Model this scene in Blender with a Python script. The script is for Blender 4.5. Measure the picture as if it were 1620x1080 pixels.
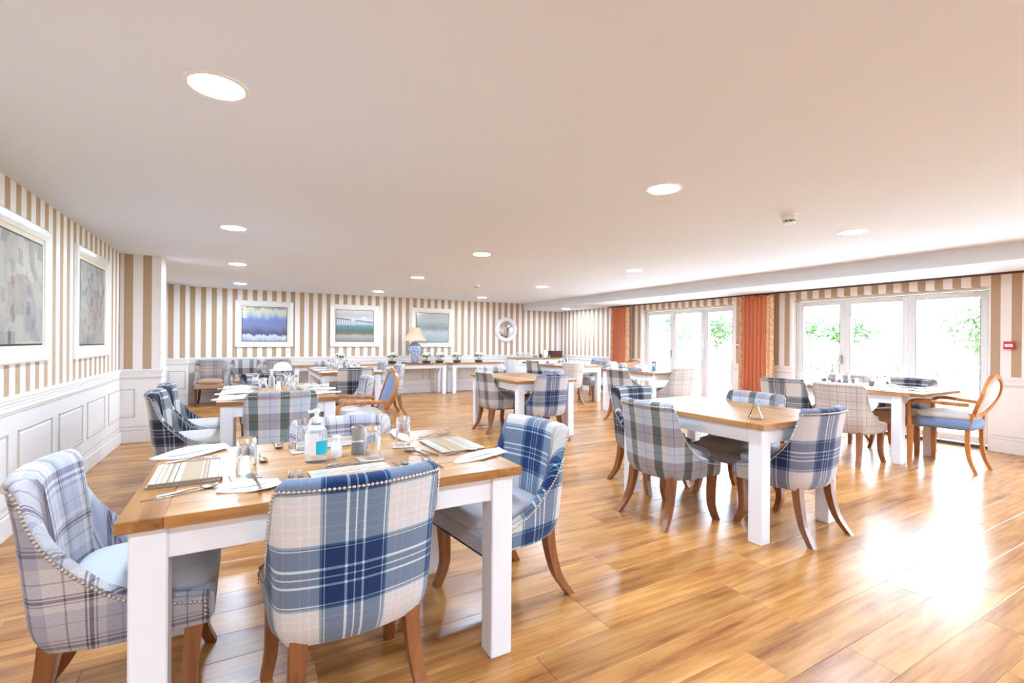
import bpy, math, random
from mathutils import Vector, Matrix
R = math.radians
scene = bpy.context.scene
for o in list(bpy.data.objects):
    bpy.data.objects.remove(o)
COL = scene.collection

# ------------------------------------------------------------------ camera
CAM_H = 1.30
cam_d = bpy.data.cameras.new('camera')
cam_d.sensor_width = 36.0
cam_d.lens = 749.2 / 1620 * 36.0
cam_d.clip_end = 300
cam = bpy.data.objects.new('camera', cam_d)
COL.objects.link(cam)
yaw, pitch, roll = 0.5109, -0.0012, 0.0078
fw = Vector((math.sin(yaw) * math.cos(pitch), math.cos(yaw) * math.cos(pitch), math.sin(pitch)))
rt = Vector((math.cos(yaw), -math.sin(yaw), 0))
up = rt.cross(fw)
r_ = rt * math.cos(roll) + up * math.sin(roll)
u_ = -rt * math.sin(roll) + up * math.cos(roll)
m = Matrix((r_, u_, -fw)).transposed().to_4x4()
m.translation = Vector((0, 0, CAM_H))
cam.matrix_world = m
scene.camera = cam

# ------------------------------------------------------------------ light and exposure
SKY_STRENGTH = 3.3
LAMP = 48.0
scene.view_settings.view_transform = 'Standard'
scene.view_settings.look = 'None'
scene.view_settings.gamma = 1.0
scene.view_settings.use_curve_mapping = False
scene.view_settings.exposure = 2.98
world = bpy.data.worlds.new('sky')
scene.world = world
world.use_nodes = True
wn = world.node_tree
bg = wn.nodes['Background']
bg.inputs['Color'].default_value = (0.80, 0.96, 1.18, 1)
bg.inputs['Strength'].default_value = SKY_STRENGTH

# ------------------------------------------------------------------ room measures
XL, XR, YB, YF = -1.352, 7.955, 11.404, -4.2
CEIL, SOFF, XBEAM = 2.334, 2.159, 6.739
DADO = 0.914
TT = 0.782          # table top height

# ------------------------------------------------------------------ materials
def S(r, g, b):
    return tuple(((c / 255) / 12.92 if c / 255 <= 0.04045 else ((c / 255 + 0.055) / 1.055) ** 2.4) for c in (r, g, b)) + (1,)

class NT:
    def __init__(self, name):
        self.m = bpy.data.materials.new(name)
        self.m.use_nodes = True
        self.t = self.m.node_tree
        self.b = self.t.nodes['Principled BSDF']
    def n(self, typ, ins=None, **kw):
        nd = self.t.nodes.new(typ)
        for k, v in kw.items():
            setattr(nd, k, v)
        for k, v in (ins or {}).items():
            self.put(nd.inputs[k], v)
        return nd
    def put(self, sock, v):
        if isinstance(v, bpy.types.NodeSocket):
            self.t.links.new(v, sock)
        else:
            sock.default_value = v
    def math(self, op, a, b=0.0, c=None):
        ins = {0: a, 1: b}
        if c is not None:
            ins[2] = c
        return self.n('ShaderNodeMath', ins, operation=op).outputs[0]
    def mix(self, f, a, b, mode='MIX'):
        nd = self.n('ShaderNodeMix', data_type='RGBA', blend_type=mode)
        self.put(nd.inputs[0], f); self.put(nd.inputs[6], a); self.put(nd.inputs[7], b)
        return nd.outputs[2]
    def ramp(self, f, stops, interp='LINEAR'):
        nd = self.n('ShaderNodeValToRGB', {0: f})
        cr = nd.color_ramp
        cr.interpolation = interp
        while len(cr.elements) < len(stops):
            cr.elements.new(0.5)
        for e, (p, c) in zip(cr.elements, stops):
            e.position = p; e.color = c
        return nd.outputs[0]
    def pos(self):
        g = self.n('ShaderNodeNewGeometry')
        x = self.n('ShaderNodeSeparateXYZ', {0: g.outputs['Position']})
        return g.outputs['Position'], x.outputs
    def uv(self):
        u = self.n('ShaderNodeUVMap')
        x = self.n('ShaderNodeSeparateXYZ', {0: u.outputs[0]})
        return u.outputs[0], x.outputs
    def noise(self, vec, scale, detail=3.0, rough=0.55):
        nd = self.n('ShaderNodeTexNoise', {'Vector': vec, 'Scale': scale, 'Detail': detail, 'Roughness': rough})
        return nd.outputs[0]
    def scale(self, vec, s, off=(0, 0, 0)):
        return self.n('ShaderNodeMapping', {0: vec, 1: off, 3: s}).outputs[0]
    def bump(self, h, strength=0.2, dist=0.01):
        b = self.n('ShaderNodeBump', {'Height': h, 'Strength': strength, 'Distance': dist})
        self.put(self.b.inputs['Normal'], b.outputs[0])
    def set(self, **kw):
        names = dict(color='Base Color', rough='Roughness', metal='Metallic', spec='Specular IOR Level', trans='Transmission Weight',
                     ior='IOR', coat='Coat Weight', coatr='Coat Roughness', sheen='Sheen Weight', emit='Emission Strength', emitc='Emission Color', alpha='Alpha', sss='Subsurface Weight')
        for k, v in kw.items():
            self.put(self.b.inputs[names[k]], v)
        return self

def plain(name, col, rough=0.5, **kw):
    return NT(name).set(color=col, rough=rough, **kw).m

M = {}
M['paint_white'] = plain('white_painted_wood', S(244, 244, 246), 0.35)
M['frame_white'] = plain('gloss_white_frame', S(243, 238, 232), 0.18, coat=0.3)
M['mount'] = plain('cream_mount', S(238, 222, 192), 0.7)
M['black_line'] = plain('black_slip', S(28, 26, 26), 0.5)
M['upvc'] = plain('white_door_frame', S(226, 223, 220), 0.3)
M['gasket'] = plain('grey_gasket', S(80, 78, 78), 0.6)
M['ceiling'] = plain('ceiling_paint', S(233, 240, 250), 0.9)
M['dado'] = plain('cream_wainscot_paint', S(238, 230, 223), 0.5)
M['groove'] = plain('wainscot_groove_taupe', S(208, 197, 184), 0.55)
M['steel'] = plain('polished_steel', S(200, 198, 195), 0.16, metal=1.0)
M['brushed'] = plain('brushed_steel', S(175, 172, 168), 0.3, metal=1.0)
M['nail'] = plain('pewter_nailhead', S(205, 200, 190), 0.28, metal=1.0)
M['black_metal'] = plain('black_metal', S(35, 32, 30), 0.4)
M['porcelain'] = plain('white_porcelain', S(245, 245, 243), 0.2, coat=0.5)
M['paper'] = plain('white_paper', S(246, 246, 247), 0.85)
M['plastic_white'] = plain('white_plastic', S(243, 243, 240), 0.4)
M['teal'] = plain('turquoise_label', S(20, 185, 205), 0.4)
M['red'] = plain('red_plastic', S(205, 45, 50), 0.4)
M['pepper'] = plain('peppercorns', S(60, 56, 58), 0.6)
M['dark_wood'] = plain('dark_brown_wood', S(85, 50, 36), 0.4)
M['petal'] = plain('white_petal', S(248, 244, 232), 0.8)
M['leaf_green'] = plain('green_leaf', S(62, 92, 50), 0.5)
M['moss'] = plain('mossy_filling', S(92, 96, 66), 0.9)
M['mirror'] = plain('mirror_glass', S(225, 228, 230), 0.02, metal=1.0)
M['blue_uphol'] = plain('blue_upholstery', S(116, 134, 166), 0.85, sheen=0.2)
M['orange_uphol'] = plain('orange_padding', S(226, 170, 130), 0.8)
M['gold_metal'] = plain('bronze_metal', S(150, 110, 80), 0.35, metal=0.8)
M['taupe_cup'] = plain('taupe_ceramic', S(150, 140, 135), 0.4)
M['dark_grey'] = plain('dark_grey_plastic', S(62, 62, 66), 0.45)
M['lilac_box'] = plain('lilac_card', S(160, 165, 190), 0.6)
M['decking'] = plain('pale_paving', S(222, 219, 214), 0.8)
M['rail_white'] = plain('white_railing_paint', S(190, 190, 192), 0.5)
M['rattan'] = plain('grey_rattan', S(120, 124, 138), 0.7)
M['brick_pale'] = plain('pale_render', S(214, 210, 202), 0.8)
M['bark'] = plain('tree_bark', S(92, 80, 70), 0.9)

def glass(name, col=(1, 1, 1, 1), rough=0.0, ior=1.45):
    return NT(name).set(color=col, rough=rough, trans=1.0, ior=ior).m
M['glass'] = glass('clear_tumbler_glass', (0.97, 0.985, 0.985, 1))
M['gel'] = NT('clear_gel_bottle').set(color=(0.95, 0.97, 1, 1), rough=.12, trans=.78, ior=1.2).m

t = NT('door_pane_glass')                     # thin pane: clear with a mirror-like film
lw = t.n('ShaderNodeLayerWeight', {0: 0.12})
tr = t.n('ShaderNodeBsdfTransparent', {0: (0.97, 0.985, 0.98, 1)})
gl = t.n('ShaderNodeBsdfGlossy', {'Roughness': 0.0})
mx = t.n('ShaderNodeMixShader', {0: lw.outputs['Fresnel'], 1: tr.outputs[0], 2: gl.outputs[0]})
t.t.links.new(mx.outputs[0], t.t.nodes['Material Output'].inputs[0])
M['pane'] = t.m

def stripes(name, axis, c0, period):
    t = NT(name)
    p, x = t.pos()
    f = t.math('FRACT', t.math('ADD', t.math('DIVIDE', t.math('SUBTRACT', x[axis], c0), period), 100.0))
    k = t.math('LESS_THAN', f, 0.48)
    nz = t.noise(t.scale(p, (220, 220, 30)), 1.0, 2)
    tan = t.mix(nz, S(178, 146, 114), S(192, 162, 130))
    c = t.mix(k, S(242, 233, 226), tan)
    t.set(color=c, rough=0.7)
    return t.m
M['paper_left'] = stripes('tan_white_stripe_left', 1, 4.225, 0.172)
M['paper_pier'] = stripes('tan_white_stripe_pier', 0, -1.317, 0.186)
M['paper_back'] = stripes('tan_white_stripe_back', 0, 2.854, 0.183)
M['paper_right'] = stripes('tan_white_stripe_right', 1, 2.109, 0.182)

def wood(name, dark, mid, light, axis, gscale=1.0, rough=0.4, island=True, coat=0.0, knots=False):
    """grain runs along axis (0 x, 1 y, 2 z) of object space; every separate piece gets its own tone and grain"""
    t = NT(name)
    tc = t.n('ShaderNodeTexCoord')
    oi = t.n('ShaderNodeObjectInfo')
    g = t.n('ShaderNodeNewGeometry')
    rnd = t.math('FRACT', t.math('ADD', oi.outputs['Random'], g.outputs['Random Per Island']))
    off = t.n('ShaderNodeCombineXYZ', {0: t.math('MULTIPLY', rnd, 37.0), 1: t.math('MULTIPLY', rnd, 91.0), 2: t.math('MULTIPLY', rnd, 13.0)})
    v = t.n('ShaderNodeVectorMath', {0: tc.outputs['Object'], 1: off.outputs[0]}, operation='ADD').outputs[0]
    lo, hi = 1.6 * gscale, 26.0 * gscale
    sc = [hi, hi, hi]; sc[axis] = lo
    fine = t.noise(t.scale(v, tuple(sc)), 1.0, 6, 0.65)
    sc2 = [7.0 * gscale] * 3; sc2[axis] = 1.1 * gscale
    wide = t.noise(t.scale(v, tuple(sc2)), 1.0, 3, 0.5)
    f = t.math('ADD', t.math('MULTIPLY', fine, 0.55), t.math('MULTIPLY', wide, 0.55))
    c = t.ramp(f, [(0.36, dark), (0.52, mid), (0.68, light)])
    tone = t.ramp(rnd, [(0.0, (0.80, 0.78, 0.76, 1)), (0.5, (1, 1, 1, 1)), (1.0, (1.12, 1.12, 1.10, 1))])
    c = t.mix(1.0, c, tone, 'MULTIPLY')
    if knots:
        kn = t.noise(t.scale(v, (2.2, 6.0, 6.0)), 1.0, 1, 0.4)
        kf = t.ramp(kn, [(0.66, (0, 0, 0, 1)), (0.76, (1, 1, 1, 1))])
        c = t.mix(t.math('MULTIPLY', kf, 0.5), c, dark)
    t.set(color=c, rough=rough, coat=coat, coatr=0.15)
    t.bump(fine, 0.12, 0.004)
    return t
M['floor_oak'] = wood('floor_oak', S(128, 74, 32), S(180, 120, 60), S(208, 152, 86), 0, 1.3, 0.27, knots=True).m
M['table_oak'] = wood('table_oak', S(128, 80, 38), S(176, 124, 70), S(198, 148, 90), 0, 1.6, 0.34).m
M['table_oak_end'] = wood('table_oak_end', S(128, 80, 38), S(170, 116, 62), S(194, 142, 84), 1, 1.6, 0.28).m
M['chair_wood'] = wood('chair_leg_wood', S(106, 60, 32), S(142, 86, 48), S(162, 104, 60), 2, 1.5, 0.3).m
M['honey_wood'] = wood('honey_chair_wood', S(150, 86, 36), S(186, 116, 56), S(206, 140, 76), 2, 1.5, 0.28).m
M['dark_leg'] = wood('dark_leg_wood', S(70, 40, 26), S(96, 58, 38), S(116, 74, 50), 2, 1.5, 0.3).m

def plaid(name, pu, su, pv, sv, u0, v0, hard=0.5):
    t = NT(name)
    p, x = t.uv()
    fu = t.math('FRACT', t.math('ADD', t.math('DIVIDE', t.math('SUBTRACT', x[0], u0), pu), 10.5))
    fv = t.math('FRACT', t.math('ADD', t.math('DIVIDE', t.math('SUBTRACT', x[1], v0), pv), 10.5))
    q = lambda st: [(a, (c[0] / 255, c[1] / 255, c[2] / 255, 1)) for a, c in st]
    cu = t.ramp(fu, q(su), 'CONSTANT')
    cv = t.ramp(fv, q(sv), 'CONSTANT')
    c = t.mix(hard, cu, cv)
    nz = t.noise(t.scale(p, (500, 160, 1)), 1.0, 2)
    nz2 = t.noise(t.scale(p, (160, 500, 1)), 1.0, 2)
    k = t.math('ADD', 0.71, t.math('ADD', t.math('MULTIPLY', nz, 0.2), t.math('MULTIPLY', nz2, 0.2)))
    c = t.mix(1.0, c, t.n('ShaderNodeCombineXYZ', {0: k, 1: k, 2: k}).outputs[0], 'MULTIPLY')
    c = t.n('ShaderNodeGamma', {0: c, 1: 2.2}).outputs[0]
    t.set(color=c, rough=0.9, sheen=0.15)
    t.bump(t.math('ADD', nz, nz2), 0.15, 0.002)
    return t.m
CR, NV, LN, ED = (230, 223, 218), (10, 46, 96), (205, 228, 238), (92, 120, 140)
HL = (244, 242, 240)
sett = [(0.0, CR), (.06, HL), (.072, CR), (.13, HL), (.142, CR), (.205, LN), (.215, ED), (.235, NV), (.25, LN), (.258, NV), (.415, LN), (.437, NV), (.492, LN), (.502, NV),
        (.557, LN), (.579, NV), (.742, LN), (.75, NV), (.765, ED), (.785, LN), (.795, CR), (.86, HL), (.872, CR), (.93, HL), (.942, CR)]
M['plaid_blue'] = plaid('blue_cream_tartan', 0.37, sett, 0.37, sett, 0.035, 0.565)
NV2, CR2 = (42, 43, 56), (222, 212, 200)
sett2 = [(p, {CR: CR2, NV: NV2, HL: (232, 224, 214), LN: (196, 204, 210), ED: (84, 86, 92)}[c]) for p, c in sett]
sett7 = [(p, {CR: (220, 210, 207), NV: (30, 44, 88), HL: (230, 222, 220), LN: (200, 214, 226), ED: (84, 96, 118)}[c]) for p, c in sett]
M['plaid_indigo'] = plaid('indigo_stone_tartan', 0.37, sett7, 0.37, sett7, 0.035, 0.565)
M['plaid_blue_shifted'] = plaid('blue_cream_tartan_shifted', 0.37, sett, 0.37, sett, 0.03, 0.68)
M['plaid_blue_dim'] = plaid('blue_tartan_dim_light', 0.37, sett2, 0.37, sett2, 0.03, 0.565)  # the blue tartan again, colours dulled as in dim light
GR, CC, LB, DK, MV = (66, 88, 80), (236, 226, 208), (206, 214, 228), (90, 90, 104), (138, 126, 130)
for key, GU in (('plaid_green', .131), ('plaid_green_shifted', .245)):
  M[key] = plaid('green_grey_tartan', 0.228,
    [(0, CC), (.07, LB), (.30, DK), (.315, LB), (.55, CC), (.69, GR), (.985, CC)],
    0.245, [(0, MV), (.26, (86, 70, 80)), (.285, MV), (.52, LB), (.74, (120, 126, 136)), (.755, LB), (.98, MV)], GU, 0.70)
GR3, CC3, LB3, MV3 = (96, 92, 82), (222, 210, 198), (216, 208, 206), (124, 112, 110)
M['plaid_green_relit'] = plaid('green_tartan_relit', 0.228,
    [(0, CC3), (.10, LB3), (.30, CC3), (.62, GR3), (.98, CC3)],
    0.245, [(0, MV3), (.26, (92, 80, 76)), (.285, MV3), (.48, LB3), (.74, (190, 182, 178)), (.755, LB3), (.98, MV3)], 0.02, 0.60)  # the green tartan recoloured as it looks in different light
TA, LI, PL, WM = (226, 216, 210), (178, 176, 186), (84, 72, 84), (140, 126, 136)
st = [(0, TA), (.07, WM), (.085, TA), (.10, PL), (.135, TA), (.15, PL), (.165, TA), (.30, WM), (.315, TA), (.46, LI), (.58, PL), (.62, LI), (.64, PL), (.66, LI), (.68, WM), (.70, LI), (.86, WM), (.875, LI)]
M['plaid_taupe'] = plaid('lilac_taupe_windowpane', 0.30, st, 0.30, st, 0.02, 0.62)
TA4, LI4, PL4, WM4 = (222, 208, 196), (206, 190, 180), (128, 96, 90), (176, 152, 142)
st4 = [(0, TA4), (.08, PL4), (.10, TA4), (.30, WM4), (.31, TA4), (.40, PL4), (.425, TA4), (.55, LI4), (.72, PL4), (.745, LI4), (.90, WM4), (.91, LI4)]
M['plaid_brown'] = plaid('brown_lined_windowpane', 0.26, st4, 0.26, st4, 0.0, 0.62)

TA5, LI5, PL5, WM5 = (196, 176, 160), (150, 138, 138), (84, 66, 62), (130, 108, 98)
st5 = [(0, TA5), (.08, PL5), (.11, TA5), (.30, WM5), (.32, TA5), (.40, PL5), (.43, TA5), (.55, LI5), (.72, PL5), (.75, LI5), (.90, WM5), (.92, LI5)]
M['plaid_brown_shaded'] = plaid('brown_lined_plaid_shaded', 0.26, st5, 0.26, st5, 0.0, 0.62)  # brown windowpane darkened, standing for shade by the back wall
MV6, GR6 = (96, 84, 84), (70, 68, 62)
M['plaid_green_shaded'] = plaid('green_tartan_shaded', 0.228, [(0, (190, 178, 168)), (.62, GR6), (.98, (190, 178, 168))], 0.245, [(0, MV6), (.48, (196, 188, 186)), (.98, MV6)], 0.05, 0.68)  # darker tartan for a back wall chair, shade put into its colours
def fabric(name, col):
    t = NT(name)
    p, x = t.pos()
    nz = t.noise(t.scale(p, (300, 300, 300)), 1.0, 2)
    c = t.mix(nz, tuple(v * 0.92 for v in col[:3]) + (1,), col)
    t.set(color=c, rough=0.9, sheen=0.15)
    t.bump(nz, 0.1, 0.002)
    return t.m
M['seat_grey'] = fabric('pale_grey_seat', S(202, 203, 208))
M['seat_cream'] = fabric('cream_seat', S(208, 198, 188))
M['seat_taupe'] = fabric('taupe_seat', S(158, 150, 148))
M['seat_tan'] = fabric('tan_seat', S(184, 148, 116))

t = NT('lamp_shade_silk')
t.set(color=S(222, 186, 152), rough=0.8)
M['shade'] = t.m
M['shade_white'] = plain('white_lamp_shade', S(246, 244, 240), 0.7)

t = NT('blue_white_porcelain')
p, x = t.pos()
v1 = t.n('ShaderNodeTexVoronoi', {'Vector': p, 'Scale': 38.0}, feature='DISTANCE_TO_EDGE').outputs[0]
nz = t.noise(p, 55.0, 4)
k = t.ramp(t.math('ADD', t.math('MULTIPLY', v1, 3.0), t.math('MULTIPLY', t.math('SUBTRACT', nz, 0.5), 0.9)), [(0.16, (0, 0, 0, 1)), (0.3, (1, 1, 1, 1))])
t.set(color=t.mix(k, S(62, 84, 140), S(196, 206, 222)), rough=0.15, coat=0.4)
M['china'] = t.m

t = NT('orange_curtain')
p, x = t.pos()
nz = t.noise(t.scale(p, (60, 60, 3)), 1.0, 3)
t.set(color=t.mix(nz, S(206, 112, 72), S(230, 142, 98)), rough=0.75, sheen=0.3)
M['curtain'] = t.m
t = NT('cream_gold_curtain_edge')
p, x = t.pos()
nz = t.noise(p, 26.0, 3)
k = t.ramp(nz, [(0.46, (0, 0, 0, 1)), (0.54, (1, 1, 1, 1))])
t.set(color=t.mix(k, S(240, 208, 168), S(228, 172, 126)), rough=0.75)
M['curtain_edge'] = t.m

def lines_mat(name, period, stops):
    t = NT(name)
    p, x = t.uv()
    f = t.math('FRACT', t.math('DIVIDE', x[0], period))
    t.set(color=t.ramp(f, stops, 'CONSTANT'), rough=0.2, coat=0.2)
    return t.m
IV, BG, OC, GY = S(206, 197, 182), S(186, 160, 128), S(132, 102, 66), S(96, 88, 84)
M['placemat'] = lines_mat('striped_placemat', 0.22, [(0, IV), (.05, GY), (.062, IV), (.14, BG), (.16, IV), (.2, OC), (.22, BG), (.26, OC), (.275, IV), (.30, BG), (.36, BG), (.58, IV), (.66, GY), (.672, IV), (.72, BG), (.75, OC), (.765, IV), (.82, BG), (.85, IV), (.9, GY), (.91, IV)])
M['coaster'] = lines_mat('striped_coaster', 0.10, [(0, IV), (.2, BG), (.3, IV), (.5, GY), (.53, IV), (.7, BG), (.85, IV)])
M['mat_edge'] = plain('cork_board_edge', S(150, 130, 110), 0.7)

def patches(t, p, c, sx, sy, stops, amt):
    v = t.n('ShaderNodeTexVoronoi', {'Vector': t.scale(p, (sx, sy, 1)), 'Scale': 1.0, 'Randomness': .9}, distance='CHEBYCHEV')
    r = t.n('ShaderNodeSeparateColor', {0: v.outputs['Color']}).outputs[0]
    return t.mix(amt, c, t.ramp(r, stops))
def art(name, vst, streak, nscale=5.0, mixst=None, wob=0.25, gloss=1.0):
    t = NT(name)
    p, x = t.uv()
    n1 = t.noise(t.scale(p, streak), nscale, 5, 0.6)
    f = t.math('ADD', x[1], t.math('MULTIPLY', t.math('SUBTRACT', n1, 0.5), wob))
    c = t.ramp(f, vst)
    if mixst:
        n2 = t.noise(t.scale(p, (3, 2, 1), (4, 7, 0)), 4.0, 4)
        c2 = t.ramp(n2, mixst)
        k = t.ramp(t.noise(t.scale(p, (2, 2.5, 1), (9, 2, 0)), 3.0, 3), [(0.45, (0, 0, 0, 1)), (0.6, (1, 1, 1, 1))])
        c = t.mix(t.math('MULTIPLY', k, 0.7), c, c2)
    t.set(color=c, rough=0.5, coat=gloss, coatr=0.01)
    return t, c, p, x
t, c, p, x = art('storm_light_print', [(0, S(150, 165, 195)), (.14, S(205, 210, 205)), (.2, S(70, 70, 105)), (.45, S(120, 122, 160)), (.62, S(105, 130, 185)), (.8, S(190, 195, 190)), (.92, S(222, 210, 150)), (1, S(120, 160, 205))], (2.4, .7, 1), 2.6, None, 0.45)
M['art_storm'] = t.m
t, c, p, x = art('pier_print', [(0, S(130, 122, 118)), (.18, S(165, 158, 150)), (.24, S(110, 104, 78)), (.34, S(80, 98, 88)), (.5, S(92, 132, 138)), (.58, S(190, 200, 205)), (.64, S(205, 198, 196)), (.85, S(186, 180, 178)), (1, S(215, 210, 205))], (1.2, 4, 1), 4.0, None, 0.12)
deck = t.math('SUBTRACT', 0.74, t.math('MULTIPLY', x[0], 0.12))
kd = t.math('LESS_THAN', t.math('ABSOLUTE', t.math('SUBTRACT', x[1], deck)), 0.018)
post = t.math('MULTIPLY', t.math('LESS_THAN', t.math('FRACT', t.math('MULTIPLY', x[0], 16.0)), 0.25), t.math('MULTIPLY', t.math('LESS_THAN', x[1], deck), t.math('GREATER_THAN', x[1], 0.57)))
c = t.mix(t.math('MULTIPLY', t.math('MAXIMUM', kd, post), 0.8), c, S(70, 62, 66))
t.set(color=c)
M['art_pier'] = t.m
t, c, p, x = art('shore_print_pale_reflection', [(0, S(170, 192, 196)), (.3, S(206, 216, 220)), (.5, S(150, 166, 168)), (.7, S(190, 200, 198)), (1, S(196, 196, 190))], (1.5, 2.5, 1), 4.0, None, 0.3)  # grey print, colours lightened to stand for the window reflection
t.set(metal=0.55, rough=0.12)
M['art_reflection'] = t.m
t, c, p, x = art('old_street_print', [(0, S(120, 112, 118)), (.25, S(170, 164, 160)), (.5, S(214, 206, 188)), (.8, S(196, 186, 168)), (1, S(160, 160, 156))], (4, 1.2, 1), 3.0, [(.3, S(70, 62, 60)), (.42, S(200, 190, 170)), (.55, S(120, 118, 80)), (.66, S(90, 110, 140)), (.74, S(196, 140, 80))], 0.4, .4)
c = patches(t, p, c, 3.6, 2.6, [(0, S(70, 66, 70)), (.25, S(216, 206, 186)), (.5, S(150, 144, 140)), (.7, S(112, 122, 84)), (.85, S(84, 108, 150)), (1, S(206, 150, 90))], .75)
c = t.mix(1.0, c, (.78, .74, .68, 1), 'MULTIPLY')
c = patches(t, p, c, 13, 8, [(0, S(60, 58, 60)), (.3, S(210, 200, 180)), (1, S(180, 176, 170))], .3)
t.set(color=c)
M['art_street'] = t.m
t, c, p, x = art('garden_path_print', [(0, S(120, 112, 110)), (.2, S(176, 168, 160)), (.4, S(150, 140, 130)), (.7, S(120, 128, 110)), (.85, S(110, 118, 124)), (1, S(150, 160, 160))], (3, 1.6, 1), 3.5, [(.3, S(66, 70, 60)), (.42, S(190, 184, 178)), (.55, S(130, 124, 90)), (.68, S(186, 150, 110))], 0.4, .4)
c = patches(t, p, c, 3.2, 2.4, [(0, S(60, 62, 56)), (.3, S(196, 190, 184)), (.55, S(130, 128, 100)), (.8, S(190, 150, 110)), (1, S(120, 130, 140))], .7)
c = t.mix(1.0, c, (.78, .74, .68, 1), 'MULTIPLY')
c = patches(t, p, c, 16, 12, [(0, S(70, 68, 66)), (.4, S(220, 214, 208)), (1, S(170, 164, 158))], .3)
t.set(color=c)
M['art_garden'] = t.m

t = NT('leaf_canopy')
oi = t.n('ShaderNodeNewGeometry')
t.set(color=t.ramp(oi.outputs['Random Per Island'], [(0, S(58, 84, 46)), (0.6, S(92, 118, 66)), (1, S(126, 150, 88))]), rough=0.6)
M['canopy'] = t.m
t = NT('lawn_grass')
p, x = t.pos()
t.set(color=t.mix(t.noise(p, 3.0, 5), S(96, 132, 66), S(142, 172, 98)), rough=0.9)
M['lawn'] = t.m
t = NT('downlight_diffuser')
t.set(color=(1, 1, 1, 1), emitc=(0.73, 0.95, 1.23, 1), emit=LAMP)
M['lamp'] = t.m

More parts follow.
